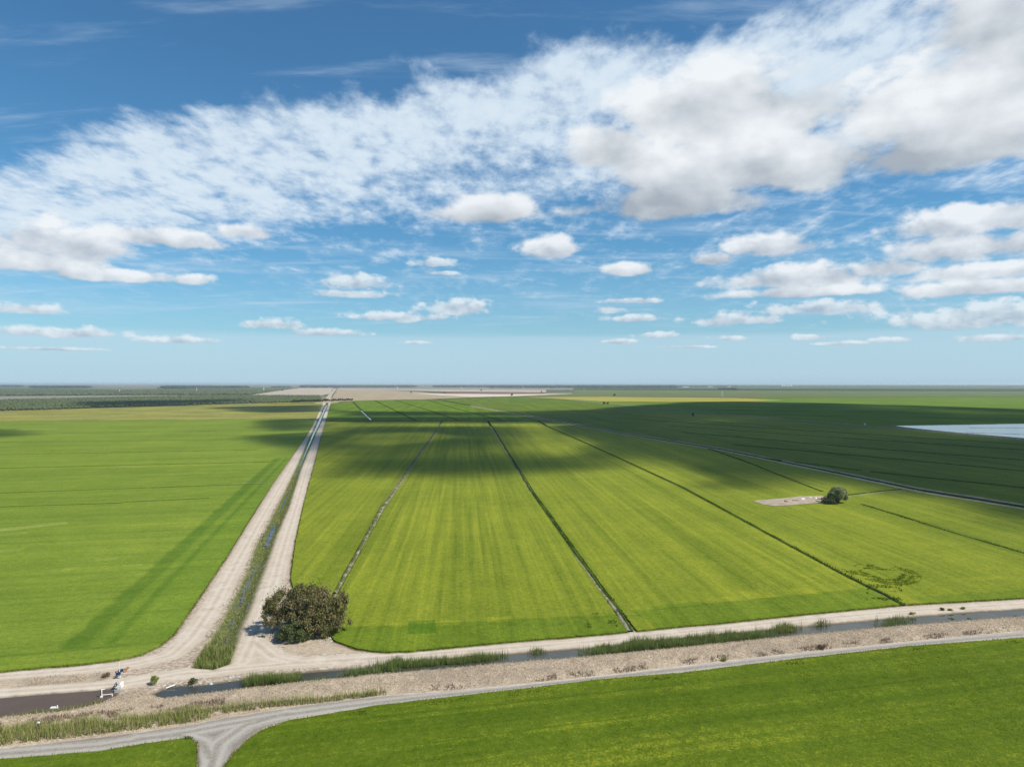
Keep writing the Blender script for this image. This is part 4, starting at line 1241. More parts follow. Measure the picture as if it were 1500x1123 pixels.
def sub_crowns(r, subs):
    C, Q = [], []
    for (x, y, z, rx, ry, rz, n, lo, hi) in subs:
        c, q = crown_clusters(r, rx, ry, 0.0, rz, n, lo, hi, -99)
        C.append(c + np.array([x, y, z])); Q.append(q * np.array([1, 1, 1]))
    return np.concatenate(C), np.concatenate(Q)
def spreading_tree():
    r = np.random.default_rng(5)
    x, y = P(447, 925)
    root = empty('spreading_tree', (x, y, 0.0))
    v, f = tube(limbs(r, 8.8, 7.2, 8, 0.32))
    mesh_obj('trunk', v, f, BARK, parent=root, smooth=True)
    subs = [(-4.6, 0.5, 6.0, 4.4, 4.2, 3.3, 34, 0.55, 1.25), (-1.4, 1.6, 7.2, 3.6, 3.6, 2.9, 24, 0.5, 1.15), (3.4, 0.6, 6.5, 4.6, 4.4, 3.1, 36, 0.55, 1.25), (7.4, 0.2, 5.0, 2.6, 3.0, 2.9, 20, 0.45, 1.0),
            (6.0, -3.4, 2.9, 2.6, 2.0, 2.3, 17, 0.45, 0.95), (2.4, -4.2, 2.6, 2.4, 1.9, 2.1, 16, 0.45, 0.95), (4.4, -2.6, 4.4, 2.6, 2.0, 1.7, 14, 0.45, 0.9), (-6.6, -2.2, 3.9, 2.3, 2.1, 2.4, 13, 0.45, 0.95), (-0.4, -3.6, 4.0, 2.4, 1.8, 1.7, 11, 0.45, 0.9),
            (-8.2, 0.4, 5.4, 1.7, 1.6, 1.5, 8, 0.4, 0.8), (8.9, -0.8, 3.2, 1.6, 1.6, 2.0, 9, 0.4, 0.85), (0.9, 2.2, 8.4, 1.9, 1.8, 1.2, 7, 0.4, 0.8)]
    cen, rad = sub_crowns(r, subs)
    ok = cen[:, 2] > 0.5
    cen, rad = cen[ok], rad[ok]
    rad[:, 2] *= r.uniform(1.0, 1.5, len(rad))       # sprays hang longer than they are wide
    inner = np.array([[-4.4, 0.6, 5.2, 3.0], [-0.8, 0.8, 5.6, 3.2], [3.2, 0.6, 5.4, 3.4], [6.6, 0.2, 4.4, 2.3], [-6.0, -1.2, 3.6, 1.8], [1.0, -2.4, 3.4, 2.4], [4.6, -2.4, 3.0, 2.4], [-2.4, -2.4, 3.2, 2.1], [7.4, -1.6, 2.4, 1.8], [2.6, -4.6, 1.3, 1.3], [5.6, -4.2, 1.3, 1.3], [0.4, -4.2, 1.4, 1.3]])
    cen = np.concatenate([cen, inner[:, :3]]); rad = np.concatenate([rad, np.repeat(inner[:, 3:4], 3, 1)])
    leaves('crown', cen, rad, 300, 0.40, L_BIG, root, 1.0, r, loose=True)
    tag(root, 'big spreading dark olive tree at the corner of the canal road and the dirt track', 'tree')
spreading_tree()
tree('bush', 428, 939, 3.3, 2.6, 1.5, 2.2, 40, L_BUSH, 'rounded dark green bush at the foot of the big spreading tree', 'bush', h=2.8, stems=5, per=420, size=0.30, lo=0.5, hi=0.95, droop=0.3, seed=9, zmin=0.1)
tree('round_tree', 1228, 738, 4.0, 3.6, 4.4, 3.6, 46, L_GREY, 'lone round grey green tree beside the bare rubble patch in the rice', h=7.5, stems=4, per=150, size=0.55, lo=0.9, hi=1.6, droop=0.2, seed=12)
tree('bush', 1216, 739, 3.4, 2.6, 1.9, 1.9, 22, L_BUSH, 'dark low bush pressed against the lone grey green tree', 'bush', h=2.6, stems=4, per=150, size=0.5, lo=0.8, hi=1.3, droop=0.1, seed=14, zmin=0.1)
tree('bush', 227, 1002, 0.75, 0.7, 0.75, 0.7, 12, L_SHRUB, 'small bright green bush at the head of the grey canal', 'bush', h=1.1, stems=4, per=700, size=0.22, lo=0.28, hi=0.42, seed=16, zmin=0.0)
tree('bush', 282, 1000, 0.7, 0.5, 0.4, 0.5, 9, L_BUSH, 'low dark green bush on the stony canal edge', 'bush', h=0.7, stems=4, per=700, size=0.2, lo=0.25, hi=0.4, seed=17, zmin=0.0)
tree('bush', 1204, 951, 0.9, 0.6, 0.35, 0.45, 10, L_BROWN, 'brown tumbleweed bush caught on the dry bank above the gravel road', 'bush', h=0.7, stems=5, per=500, size=0.2, lo=0.25, hi=0.4, seed=18, zmin=0.0)
tree('bush', 156, 992, 0.9, 0.6, 0.35, 0.45, 10, L_BROWN, 'dead grey brown bush on the verge next to the gate', 'bush', h=0.7, stems=5, per=500, size=0.2, lo=0.25, hi=0.4, seed=19, zmin=0.0)
for i, (bx, by, mt) in enumerate([(1060, 968, L_SHRUB), (1394, 904, L_SHRUB), (1392, 894, L_SHRUB), (1411, 892, L_SHRUB), (1380, 894, L_BUSH), (1420, 904, L_SHRUB), (1488, 901, L_SHRUB), (520, 992, L_BUSH), (275, 1084, L_BUSH), (1337, 900, L_SHRUB)]):
    names_ = ['tuft of green weed on the middle of the gravel road', 'green weed on the dry bank above the open canal stretch', 'green weed on the road side of the open canal stretch', 'second green weed on the road side of the open canal stretch',
              'dark weed on the road side of the open canal stretch', 'smaller green weed on the dry bank above the open canal stretch', 'green weed where the open canal stretch leaves the fields', 'dark weed on the canal bank south of the lot',
              'dark leafy bush at the corner of the small field by the road junction', 'green weed at the end of the last cattail patch']
    tree('weed', bx, by, 0.55, 0.4, 0.25, 0.3, 7, mt, names_[i], 'weed', h=0.5, stems=3, per=700, size=0.2, lo=0.2, hi=0.34, seed=40 + i, zmin=0.0)

# ------------------------------------------------------------------ patches in the crop
# lodged ring in the field, laid flat by wind
cx_, cy_ = P(1293, 842)
B_LODGE = blade_mat('rice_leaf_lodged', (0.06, 0.10, 0.007), (0.18, 0.225, 0.02), 0.25, 0.3)
a_ = rng.uniform(0, 2 * np.pi, 5200)
r_ = rng.choice([0.72, 1.0, 1.22], 5200) + rng.normal(0, 0.06, 5200) + 0.10 * np.sin(3 * a_ + 0.7)
rp = np.column_stack([cx_ + 7.6 * r_ * np.cos(a_), cy_ + 8.5 * r_ * np.sin(a_)])
keep_ = (fbm2(rp[:, 0] * 0.4, rp[:, 1] * 0.4, 3, 91) + 0.20 * np.cos(a_ + 0.9) > -0.02)
rp = rp[keep_]
blades('lodged_rice', rp, np.full(len(rp), ZC), np.clip(rng.normal(0.20, 0.08, len(rp)), 0.05, 0.45), 0.16, 1.2, B_LODGE, parent=FIELDS['rice_middle_4'])
def lodged(fld, cx0, cx1, cy0, cy1, n, seed, thr=0.25):
    x = rng.uniform(cx0, cx1, n); y = rng.uniform(cy0, cy1, n)
    kk = CAM_H / (y - 562.0)
    q = np.column_stack([(x - 750) * kk, FPX * kk])
    q = q[fbm2(q[:, 0] * 0.35, q[:, 1] * 0.35, 3, seed) > thr]
    blades('lodged_rice', q, np.full(len(q), ZC), np.clip(rng.normal(0.3, 0.1, len(q)), 0.1, 0.6), 0.25, 1.0, B_RICED, parent=FIELDS[fld])
lodged('rice_middle_2', 860, 905, 898, 922, 900, 95)
lodged('rice_middle_4', 1270, 1322, 858, 882, 1300, 97, 0.1)
# short slashes where the crop's rim has folded over, along the near field
sl_ = resample(PL([(440, 1057), (600, 1033), (750, 1016), (883, 1000), (1000, 990.5), (1167, 970), (1333, 951.5), (1490, 939)]), 0.45)
kx = fbm2(sl_[:, 0] * 0.35, sl_[:, 1] * 0.35, 2, 101) > 0.3
q = np.repeat(sl_[kx], 6, 0)
q = q + np.column_stack([rng.uniform(-0.6, 1.6, len(q)), -rng.uniform(0.2, 1.5, len(q))])
blades('lodged_rice', q, np.full(len(q), ZC), np.clip(rng.normal(0.22, 0.08, len(q)), 0.08, 0.5), 0.2, 1.2, B_RICED, parent=FIELDS['rice_near'])

# ------------------------------------------------------------------ bare patch with rubble in the rice
M_CONC = plain('weathered_concrete', (0.42, 0.40, 0.37), 0.9, 0.25, 2.5, 0.1)
M_WHITE = plain('white_paint', (0.74, 0.73, 0.70), 0.6, 0.12, 2.0, 0.3)
M_BLACK = plain('black_rubber', (0.022, 0.022, 0.024), 0.55, 0.3, 4.0, 0.3)
M_STEEL = plain('galvanised_steel', (0.48, 0.49, 0.50), 0.4, 0.15, 6.0, 0.5, 0.7)
M_BLUE = plain('solar_cells', (0.014, 0.026, 0.065), 0.3, 0.2, 6.0, 0.6)
M_RUST = plain('rusty_scrap', (0.26, 0.16, 0.095), 0.9, 0.35, 3.0, 0.1)
M_WOOD = plain('old_timber', (0.20, 0.15, 0.11), 0.95, 0.35, 3.0, 0.05)
bare = PL([(1103, 735), (1118, 733.4), (1145, 731.5), (1172, 728.6), (1200, 727.5), (1226, 729), (1226, 737), (1205, 737.5), (1180, 739.5), (1160, 741.5), (1135, 742.8), (1118, 740.5)])
pts2 = []
for a, b in zip(bare, np.roll(bare, -1, 0)):
    for t in np.linspace(0, 1, 14, endpoint=False): pts2.append(a + (b - a) * t)
pts2 = np.array(pts2); pts2 += 0.6 * np.stack([fbm2(pts2[:, 0] * 0.4, pts2[:, 1] * 0.4, 3, 13), fbm2(pts2[:, 0] * 0.4, pts2[:, 1] * 0.4, 3, 15)], 1)
far_b = far_mat('bare_patch_soil', (0.24, 0.19, 0.135), (0.42, 0.345, 0.265), sx=0.3, sy=0.3)
sheet('bare_patch', pts2, ZC + 0.13, far_b)

def rock_mesh(name, r, sx, sy, sz, n=10):
    """broken slab: an uneven convex hull"""
    bm = bmesh.new()
    for i in range(n):
        bm.verts.new((r.uniform(-1, 1) * sx, r.uniform(-1, 1) * sy, r.uniform(0, 1) ** 1.3 * sz))
    for cx in (-1, 1):
        for cy in (-1, 1): bm.verts.new((cx * sx * r.uniform(0.7, 1), cy * sy * r.uniform(0.7, 1), 0.0))
    bmesh.ops.convex_hull(bm, input=bm.verts)
    bmesh.ops.delete(bm, geom=[v for v in bm.verts if not v.link_faces], context='VERTS')
    me = bpy.data.meshes.new(name)
    bm.to_mesh(me); bm.free()
    return me
def chunk(name, px, py, size, mat, label, cat, z=None, group=None, seed=0):
    r = np.random.default_rng(seed)
    me = rock_mesh(name, r, *size)
    me.materials.append(mat)
    o = bpy.data.objects.new(name, me)
    x, y = P(px, py)
    o.location = (x, y, (float(ground_z([(x, y)])[0]) if z is None else z) - 0.03)
    o.rotation_euler = (0, 0, r.uniform(0, 6.28))
    COL.objects.link(o)
    return tag(o, label, cat, group)
z_b = ZC + 0.13
chunk('concrete_block', 1176, 733, (1.0, 0.8, 0.9), M_WHITE, 'pale broken concrete block in the middle of the bare patch', 'rubble', z_b, seed=1)
chunk('concrete_block', 1195, 732, (0.8, 0.5, 0.8), M_WHITE, 'small upright pale concrete block near the lone tree', 'rubble', z_b, seed=2)
chunk('scrap_heap', 1152, 736, (2.2, 0.9, 0.5), M_WOOD, 'low brown heap of scrap in the bare patch', 'scrap', z_b, seed=3)
chunk('scrap_heap', 1166, 735, (1.8, 0.7, 0.4), M_RUST, 'reddish heap of scrap beside the pale block', 'scrap', z_b, seed=4)
chunk('scrap_heap', 1187, 731, (1.6, 0.8, 0.9), M_CONC, 'grey heap of broken slabs behind the pale blocks', 'rubble', z_b, seed=5)
chunk('scrap_heap', 1203, 733, (1.8, 0.8, 0.8), M_CONC, 'grey heap of broken slabs at the edge of the lone tree', 'rubble', z_b, seed=6)
chunk('timber_heap', 1200, 736.5, (2.2, 0.5, 0.45), M_WOOD, 'dark heap of old boards at the foot of the lone tree', 'timber', z_b, seed=7)
# stones on the canal's far shore and by the big tree
for i in range(26):
    x = rng.uniform(238, 352); y = np.interp(x, *np.array(U_SHORE).T) - rng.uniform(0.2, 4.0)
    chunk('shore_stone', x, y, tuple(rng.uniform(0.12, 0.34) * np.array([1.2, 0.8, 0.7])), M_CONC, 'pale broken stone among those lining the head of the grey canal', 'stone', group='stones along the canal head', seed=100 + i)
for i in range(14):
    chunk('rubble_stone', rng.uniform(462, 486), rng.uniform(934, 940), tuple(rng.uniform(0.12, 0.30) * np.array([1.2, 0.8, 0.7])), M_CONC, 'small grey rubble stone at the foot of the big spreading tree', 'stone', group='rubble under the spreading tree', seed=150 + i)
for i, (x, y) in enumerate([(181, 981.5), (186, 979.5), (184, 983), (172, 985.5), (201, 982)]):
    chunk('rusty_heap', x, y, ((0.75, 0.28, 0.28) if i < 4 else (0.35, 0.2, 0.12)), M_RUST, ['long rust brown heap of reeds by the solar mast', 'rust brown heap of reeds furthest along the track edge', 'lower rust brown heap of reeds by the solar mast',
          'rust brown clump touching the solar mast', 'small rust brown clod alone on the junction'][i], 'heap', seed=170 + i)

# ------------------------------------------------------------------ canal gate and its instruments
def box_part(name, c, s, mat, parent, rot=(0, 0, 0), bev=0.02):
    bm = bmesh.new()
    bmesh.ops.create_cube(bm, size=1.0)
    bmesh.ops.scale(bm, vec=s, verts=bm.verts)
    if bev: bmesh.ops.bevel(bm, geom=list(bm.edges), offset=min(bev, 0.3 * min(s)), segments=1, affect='EDGES')
    bmesh.ops.rotate(bm, cent=(0, 0, 0), matrix=Matrix.Rotation(rot[0], 3, 'X') @ Matrix.Rotation(rot[1], 3, 'Y') @ Matrix.Rotation(rot[2], 3, 'Z'), verts=bm.verts)
    bmesh.ops.translate(bm, vec=c, verts=bm.verts)
    me = bpy.data.meshes.new(name)
    bm.to_mesh(me); bm.free()
    me.materials.append(mat)
    o = bpy.data.objects.new(name, me)
    COL.objects.link(o)
    o.parent = parent
    return o
def pole_part(name, a, b, r, mat, parent, sides=8):
    v, f = tube([[(*a, r), (*b, r)]], sides)
    return mesh_obj(name, v, f, mat, parent=parent, smooth=True)
gx, gy = P(171, 1008)
ang_g = R(13)
gate = tag(empty('canal_gate', (gx, gy, -0.45), ang_g), 'concrete canal gate with black leaves and white side wall at the brown pond', 'canal gate')
box_part('headwall', (0.55, 0.0, 0.35), (0.30, 2.4, 1.0), M_CONC, gate)
box_part('side_wall', (0.62, 0.55, 0.80), (0.42, 1.25, 0.75), M_WHITE, gate)
box_part('deck', (0.25, 0.0, 0.88), (0.5, 2.1, 0.07), M_CONC, gate)
for s_, yy in ((0, 0.75), (1, 0.10)):
    leaf = box_part('gate_leaf', (-0.12, yy, 0.75), (0.10, 0.52, 1.05), M_BLACK, gate, rot=(0, R(-28), 0))
    box_part('gate_frame', (-0.02, yy, 0.25), (0.08, 0.60, 0.08), M_STEEL, leaf)
box_part('gate_leaf', (0.30, -0.72, 0.45), (0.10, 0.62, 0.80), M_BLACK, gate, rot=(0, R(-12), 0))
box_part('wing_wall', (0.45, -1.25, 0.30), (1.0, 0.16, 0.8), M_CONC, gate)
pole_part('handrail', (0.05, -1.0, 1.55), (0.05, 1.0, 1.55), 0.03, M_STEEL, gate)
for yy in (-1.0, 0.0, 1.0): pole_part('rail_post', (0.05, yy, 0.9), (0.05, yy, 1.55), 0.03, M_STEEL, gate)
mx_, my_ = P(175, 993)
mast = tag(empty('solar_mast', (mx_, my_, 0.0), R(13)), 'thin mast with two blue solar panels and an aerial beside the canal gate', 'mast')
pole_part('pole', (0, 0, 0), (0, 0, 1.5), 0.05, M_STEEL, mast)
pole_part('aerial', (0, 0, 1.45), (0, 0, 3.1), 0.022, M_WHITE, mast)
for yy, xx in ((-0.28, -0.12), (0.30, 0.14)):
    pn_ = box_part('solar_panel', (xx, yy, 0.95 + 0.3 * (yy > 0)), (0.85, 0.55, 0.04), M_BLUE, mast, rot=(R(52), 0, R(12)))
    box_part('panel_frame', (xx, yy + 0.03, 0.91 + 0.3 * (yy > 0)), (0.89, 0.59, 0.03), M_STEEL, pn_, rot=(R(52), 0, R(12)))
box_part('control_box', (0.0, -0.10, 0.40), (0.34, 0.25, 0.5), M_WHITE, mast)
fx, fy = P(149, 1022, -0.4)
fr = tag(empty('gauging_frame', (fx, fy, -0.55), R(13)), 'white post and walkway frame standing in the brown pond', 'frame')
pole_part('post', (0, 0, 0), (0, 0, 1.75), 0.07, M_WHITE, fr)
box_part('walkway', (0.85, 0.1, 0.62), (1.8, 0.16, 0.09), M_WHITE, fr)
box_part('footing', (-0.05, 0, 0.30), (0.42, 0.3, 0.35), M_WHITE, fr)
box_part('backboard', (-0.16, 0.15, 1.05), (0.06, 0.34, 0.9), M_BLACK, fr)
pole_part('cross_bar', (0.0, 0.0, 1.6), (0.45, 0.1, 1.6), 0.06, M_WHITE, fr)
pole_part('walkway_leg', (1.65, 0.1, 0.0), (1.65, 0.1, 0.6), 0.06, M_WHITE, fr)
px_, py_ = P(250, 1007, -0.3)
pp_ = tag(empty('outlet_pipe', (px_, py_, -0.25), R(28)), 'pale pipe slanting out of the stony bank into the grey canal', 'pipe')
pole_part('barrel', (-0.75, 0, 0.0), (0.85, 0.1, 0.32), 0.11, M_WHITE, pp_, 12)
pole_part('flange', (0.80, 0.097, 0.31), (0.90, 0.103, 0.33), 0.16, M_CONC, pp_, 12)
bx, by = P(79, 1038, -0.3)
bt = tag(empty('pump_float', (bx, by, -0.32), R(8)), 'pale boxy float with a short upright nozzle at the near shore of the brown pond', 'float')
box_part('hull', (0, 0, 0.14), (1.25, 0.55, 0.26), M_CONC, bt, bev=0.06)
box_part('lid', (-0.1, 0, 0.30), (0.8, 0.42, 0.10), M_WHITE, bt, bev=0.03)
pole_part('nozzle', (0.5, 0, 0.1), (0.55, 0, 0.60), 0.07, M_WHITE, bt)
qx_, qy_ = P(56, 1077)
mk = tag(empty('marker_post', (qx_, qy_, float(ground_z([(qx_, qy_)])[0])), 0), 'short dark post with a white cap standing in the sedge', 'post')
pole_part('shaft', (0, 0, 0), (0, 0, 1.45), 0.10, M_BLACK, mk)
box_part('cap', (0.03, 0, 1.55), (0.34, 0.26, 0.22), M_WHITE, mk)

# ------------------------------------------------------------------ far trees, orchard, farms, pylons
def ico_blobs(cen, rad, r, jag=0.28):
    """many small lumpy crowns in one mesh"""
    bm = bmesh.new()
    bmesh.ops.create_icosphere(bm, subdivisions=1, radius=1.0)
    bv = np.array([v.co[:] for v in bm.verts]); bf = np.array([[v.index for v in f.verts] for f in bm.faces])
    bm.free()
    n = len(cen)
    V = bv[None] * (1 + r.uniform(-jag, jag, (n, len(bv), 1))) * rad[:, None, :] + cen[:, None, :]
    F = (bf[None] + (np.arange(n) * len(bv))[:, None, None]).reshape(-1, 3)
    rnd = np.repeat(r.uniform(0, 1, n), len(bv))
    return V.reshape(-1, 3), F, rnd
M_CANOPY = leaf_mat('canopy_orchard', (0.055, 0.070, 0.026), (0.10, 0.12, 0.048), (0.085, 0.10, 0.042), 0.0)
M_WOODS = leaf_mat('canopy_woods', (0.014, 0.022, 0.012), (0.032, 0.042, 0.021), (0.028, 0.036, 0.018), 0.0)
def orchard(poly, row, gap, h, w, label, seed, lim):
    r = np.random.default_rng(seed)
    q = PL(poly)
    u = np.array([math.sin(-A_ROAD), math.cos(-A_ROAD)]); v = np.array([u[1], -u[0]])
    a, b = q @ u, q @ v
    A, B = np.meshgrid(np.arange(a.min(), a.max(), gap), np.arange(b.min(), b.max(), row))
    p = A.ravel()[:, None] * u + B.ravel()[:, None] * v
    p = p[inside(p, q)]
    p = p[r.uniform(0, 1, len(p)) > 0.04]
    if len(p) > lim: p = p[r.permutation(len(p))[:lim]]
    p = p + r.normal(0, 0.5, p.shape)
    hh = h * r.uniform(0.75, 1.15, len(p))
    cen = np.column_stack([p, hh * 0.52]); rad = np.column_stack([w * r.uniform(0.8, 1.2, len(p))] * 2 + [hh * 0.5])
    V, F, rn = ico_blobs(cen, rad, r)
    o = mesh_obj('orchard', V, F, M_CANOPY, attrs=dict(rnd=rn, clump=rn))
    tag(o, label, 'orchard', None, 'stuff')
orchard([(-120, 605), (0, 602.4), (200, 596.2), (330, 592.2), (470, 588.4), (468, 580.4), (360, 580), (180, 583), (0, 587), (-120, 590)], 8.0, 7.0, 5.5, 3.6, 'dark green orchard in rows behind the ripe yellow strip', 3, 9000)
orchard([(-60, 580), (0, 580), (180, 578.8), (362, 578.6), (413, 571.6), (436, 569), (360, 569), (180, 571.6), (0, 569.2), (-60, 569.2)], 26.0, 40.0, 7.0, 13.0, 'far blue green orchard beyond the grey fallow strip', 4, 9000)
# orchard's end row, where single trees stand clear of each other
proto = None
def small_tree(seed, h, w, mat, per=26):
    r = np.random.default_rng(seed)
    root = empty('orchard_tree', (0, 0, 0))
    v, f = tube([[(0, 0, 0, 0.22), (0.1, 0, h * 0.3, 0.18), (0, 0.1, h * 0.6, 0.08)], [(0.05, 0, h * 0.25, 0.12), (w * 0.5, 0.2, h * 0.6, 0.04)], [(0.05, 0, h * 0.25, 0.12), (-w * 0.4, -0.3, h * 0.6, 0.04)]], 6)
    mesh_obj('trunk', v, f, BARK, parent=root)
    cen, rad = crown_clusters(r, w, w, h * 0.58, h * 0.38, 12, w * 0.35, w * 0.6, 0.3)
    leaves('crown', cen, rad, per, w * 0.30, mat, root, 0.1, r)
    return root
def copy_tree(o):
    c = o.copy(); COL.objects.link(c)
    for ch in o.children:
        d = ch.copy(); COL.objects.link(d); d.parent = c
    return c
proto = small_tree(61, 6.0, 3.4, L_FAR)
p0, p1 = np.array(P(428, 590.5)), np.array(P(515, 587.4))
N_ROW = 34
for i in range(N_ROW):
    o = proto if i == 0 else copy_tree(proto)
    c = p0 + (p1 - p0) * i / (N_ROW - 1) + rng.normal(0, 1.2, 2)
    o.location = (c[0], c[1], 0)
    o.rotation_euler = (0, 0, rng.uniform(0, 6.28))
    s_ = rng.uniform(0.85, 1.25)
    o.scale = (s_, s_, s_ * rng.uniform(0.9, 1.2))
    tag(o, 'dark orchard tree in the end row across the dirt road', 'tree', 'end row of the orchard')
# lone trees on the far fields
lone = [(602, 577.0, 13, 8), (651, 577.3, 10, 6), (705, 573.6, 14, 10), (793, 576.6, 13, 7), (750, 580.8, 10, 9), (900, 581.0, 11, 9), (1015, 612.5, 8.5, 4), (885, 593.0, 7, 6), (890, 592.8, 6, 5), (175, 571.2, 18, 13), (232, 570.8, 16, 12), (338, 569.2, 26, 17), (832, 573.0, 9, 8), (414, 573.2, 14, 12)]
lone_lab = ['dark lone tree at the end of the pale tilled strip', 'small lone tree on the pale tilled strip', 'lone tree beyond the dark red tilled strip', 'dark upright lone tree past the tip of the pale tilled strip', 'low bushy tree at the corner of the far green field',
            'low tree at the edge of the far yellow field', 'small dark tree standing in the shaded rice', 'small bush on the dirt levee by the yellow field', 'smaller bush beside another on the dirt levee', 'lone tree beyond the far blue green orchard', 'smaller lone tree beyond the far blue green orchard',
            'tall dark tree rising from the far farmyard', 'small tree on the far olive field', 'low tree at the edge of the pale pink field']
for i, (x, y, h, w) in enumerate(lone):
    o = small_tree(200 + i, h, w * 0.5, L_FAR, 60 if h > 9 else 90)
    o.name = 'lone_tree'
    X_, Y_ = P(x, y)
    o.location = (X_, Y_, 0.3)
    tag(o, lone_lab[i], 'tree')
# woods and shelter belts on the skyline
def woods(segs, label, seed, h=20.0, n=1300):
    r = np.random.default_rng(seed)
    C = []
    for (xa, xb, ya, yb, wt) in segs:
        m_ = max(6, int(n * wt))
        x = r.uniform(xa, xb, m_); y = r.uniform(ya, yb, m_)
        kk = CAM_H / (y - 562.0)
        C.append(np.column_stack([(x - 750) * kk, FPX * kk]))
    p = np.concatenate(C)
    hh = h * r.uniform(0.6, 1.3, len(p))
    cen = np.column_stack([p, hh * 0.45]); ww = hh * r.uniform(0.8, 1.6, len(p)) * (1 + p[:, 1] / 9000.0)
    V, F, rn = ico_blobs(cen, np.column_stack([ww, ww, hh * 0.55]), r)
    tag(mesh_obj('woods', V, F, M_WOODS, attrs=dict(rnd=rn, clump=rn)), label, 'woods', None, 'stuff')
woods([(444, 495, 565.8, 568.2, 1.0), (495, 605, 566.0, 567.3, 0.7)], 'dark belt of woods on the skyline behind the pink tilled field', 1)
woods([(638, 740, 566.0, 567.4, 0.8), (720, 990, 565.6, 568.6, 2.6)], 'longest dark wood on the skyline', 2)
woods([(990, 1080, 565.4, 566.3, 0.5), (1080, 1500, 565.3, 565.8, 0.5), (1500, 1700, 565.3, 565.8, 0.2)], 'thin line of trees on the skyline beyond the flooded paddy', 3, 12)
woods([(50, 128, 567.4, 568.4, 0.6), (0, 30, 565.6, 567.2, 0.4), (-60, 0, 566, 567, 0.2)], 'line of trees behind the far blue green orchard', 4)
woods([(243, 275, 567.2, 569.2, 0.6), (275, 300, 567.6, 568.6, 0.2), (300, 335, 567.8, 568.4, 0.12), (340, 360, 567.8, 568.3, 0.1)], 'clump of trees round the far farmyard', 5)
woods([(1056, 1078, 570.0, 571.2, 0.35), (400, 425, 566.8, 567.6, 0.2)], 'small dark grove by itself on the far olive field', 6, 11)
# farm buildings: walls, pitched roof, doors
M_ROOF = plain('sheet_roof', (0.70, 0.70, 0.69), 0.5, 0.08, 0.05, 0.3)
M_WALL = plain('shed_wall', (0.62, 0.60, 0.56), 0.8, 0.1, 0.05, 0.1)
def shed(px, py, L, W, H, label, rz=0.0):
    x, y = P(px, py)
    root = tag(empty('farm_shed', (x, y, -1.8), rz), label, 'shed')
    v = [(-L / 2, -W / 2, 0), (L / 2, -W / 2, 0), (L / 2, W / 2, 0), (-L / 2, W / 2, 0), (-L / 2, -W / 2, H), (L / 2, -W / 2, H), (L / 2, W / 2, H), (-L / 2, W / 2, H), (-L / 2, 0, H * 1.35), (L / 2, 0, H * 1.35)]
    mesh_obj('wall', v, [(0, 1, 5, 4), (1, 2, 6, 9, 5), (2, 3, 7, 6), (3, 0, 4, 8, 7)], M_WALL, parent=root)
    e_ = 0.8
    rv = [(-L / 2 - e_, -W / 2 - e_, H - 0.25), (L / 2 + e_, -W / 2 - e_, H - 0.25), (L / 2 + e_, 0, H * 1.38), (-L / 2 - e_, 0, H * 1.38), (L / 2 + e_, W / 2 + e_, H - 0.25), (-L / 2 - e_, W / 2 + e_, H - 0.25)]
    mesh_obj('roof', rv, [(0, 1, 2, 3), (3, 2, 4, 5)], M_ROOF, parent=root)
    for q_ in (-0.25, 0.25): box_part('door', (q_ * L, -W / 2 - 0.06, H * 0.36), (L * 0.14, 0.1, H * 0.72), M_BLACK, root, bev=0)
for px, py, L, W, H, lab in [(982, 567.8, 150, 40, 9, 'long white shed at the right end of the skyline wood'), (1004, 567.7, 90, 40, 9, 'white shed beside the longest shed'), (1040, 567.4, 70, 40, 10, 'bright white shed between the skyline wood and the grove'),
                             (1068, 567.2, 60, 40, 9, 'small pale shed behind the dark grove'), (718, 566.6, 60, 40, 12, 'white shed standing in the skyline wood'), (318, 567.8, 90, 40, 8, 'pale long shed in the far farmyard'), (268, 568.0, 60, 30, 7, 'small shed under the farmyard trees')]:
    shed(px, py, L, W, H, lab, R(10))
def silo(px, py, label, r_, h):
    x, y = P(px, py)
    root = tag(empty('grain_silo', (x, y, -1.8)), label, 'silo', 'grain silos on the skyline')
    v, f = tube([[(0, 0, 0, r_), (0, 0, h, r_)]], 14)
    mesh_obj('drum', v, f, M_ROOF, parent=root, smooth=True)
    v, f = tube([[(0, 0, h, r_ * 1.04), (0, 0, h * 1.22, r_ * 0.1)]], 14)
    mesh_obj('cone_roof', v, f, M_STEEL, parent=root, smooth=True)
for x in (1145.5, 1148.5, 1152, 1155.5, 1159): silo(x, 566.1, 'white grain silo in the cluster on the right skyline', 14, 34 if x in (1145.5, 1159) else 26)
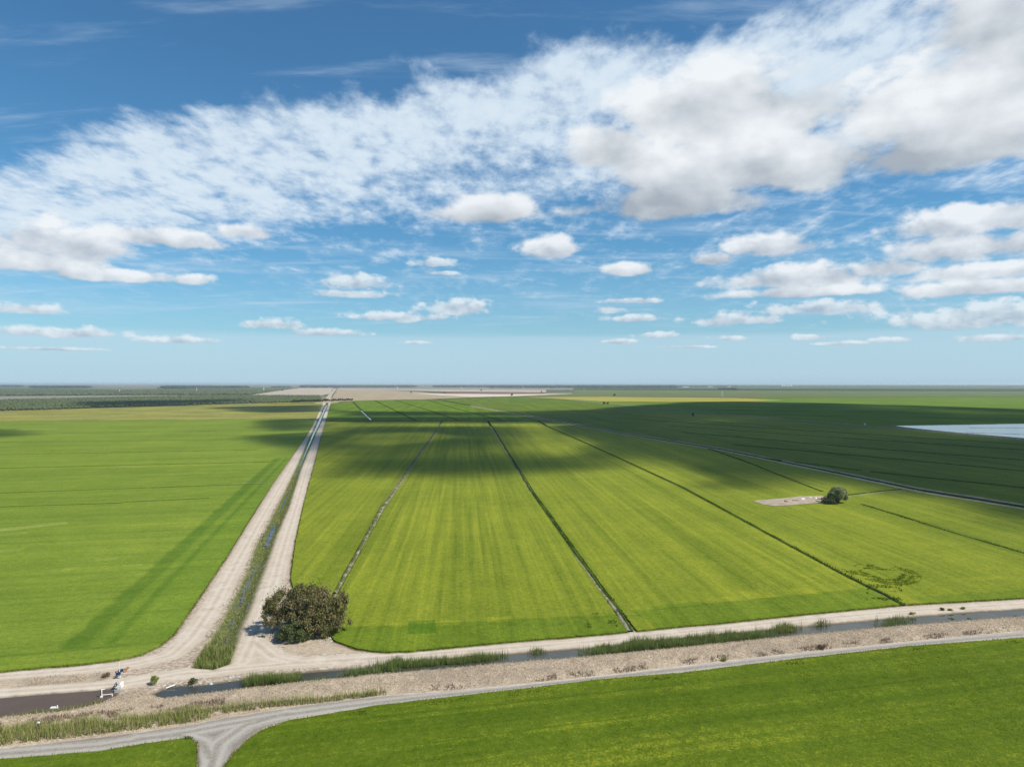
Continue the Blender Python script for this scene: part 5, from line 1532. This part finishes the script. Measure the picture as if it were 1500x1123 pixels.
# a small white pickup-sized tank on the dirt levee by the flooded paddy
tx, ty = P(1267, 624.3)
tk = tag(empty('water_tank', (tx, ty, ZC + 0.45), R(70)), 'small white tank on skids on the dirt levee by the flooded paddy', 'tank')
v, f = tube([[(-2.6, 0, 1.5, 0.3), (-2.4, 0, 1.5, 1.1), (2.4, 0, 1.5, 1.1), (2.6, 0, 1.5, 0.3)]], 14)
mesh_obj('drum', v, f, M_WHITE, parent=tk, smooth=True)
for yy in (-0.8, 0.8): box_part('skid', (0, yy, 0.2), (5.4, 0.25, 0.4), M_STEEL, tk)
# pylons of the power line
def pylon():
    root = empty('pylon', (0, 0, 0))
    H_, b_ = 36.0, 3.6
    legs = []
    for sx in (-1, 1):
        for sy in (-1, 1):
            pole_part('leg', (sx * b_, sy * b_, 0), (sx * 0.5, sy * 0.5, 30), 0.22, M_STEEL, root, 5)
    pole_part('peak', (0, 0, 29.5), (0, 0, H_), 0.3, M_STEEL, root, 5)
    for z_, w_ in ((22.5, 7.0), (27.0, 5.8), (31.5, 4.6)): box_part('cross_arm', (0, 0, z_), (2 * w_, 0.5, 0.6), M_STEEL, root, bev=0)
    V, F = [], []
    braces = []
    for k_ in range(6):
        z0_, z1_ = k_ * 4.8, (k_ + 1) * 4.8
        s0, s1 = b_ + (0.5 - b_) * z0_ / 30, b_ + (0.5 - b_) * z1_ / 30
        for (ax, ay, bx_, by_) in ((-1, -1, 1, -1), (1, -1, 1, 1), (1, 1, -1, 1), (-1, 1, -1, -1)):
            braces.append([(ax * s0, ay * s0, z0_, 0.12), (bx_ * s1, by_ * s1, z1_, 0.12)])
            braces.append([(bx_ * s0, by_ * s0, z0_, 0.12), (ax * s1, ay * s1, z1_, 0.12)])
    v, f = tube(braces, 4)
    mesh_obj('bracing', v, f, M_STEEL, parent=root)
    return root
py0 = pylon()
for i, (x, y) in enumerate([(175, 575.5), (288, 574.3), (386.5, 573.2), (482, 572.8), (582, 572.4), (676, 572.6), (766, 573.0), (855.5, 574.2), (1058, 584)]):
    o = py0 if i == 0 else copy_tree(py0)
    X_, Y_ = P(x, y)
    o.location = (X_, Y_, 0)
    o.rotation_euler = (0, 0, R(85))
    tag(o, 'slender grey lattice pylon of the power line crossing the far fields', 'pylon', 'pylons of the far power line')
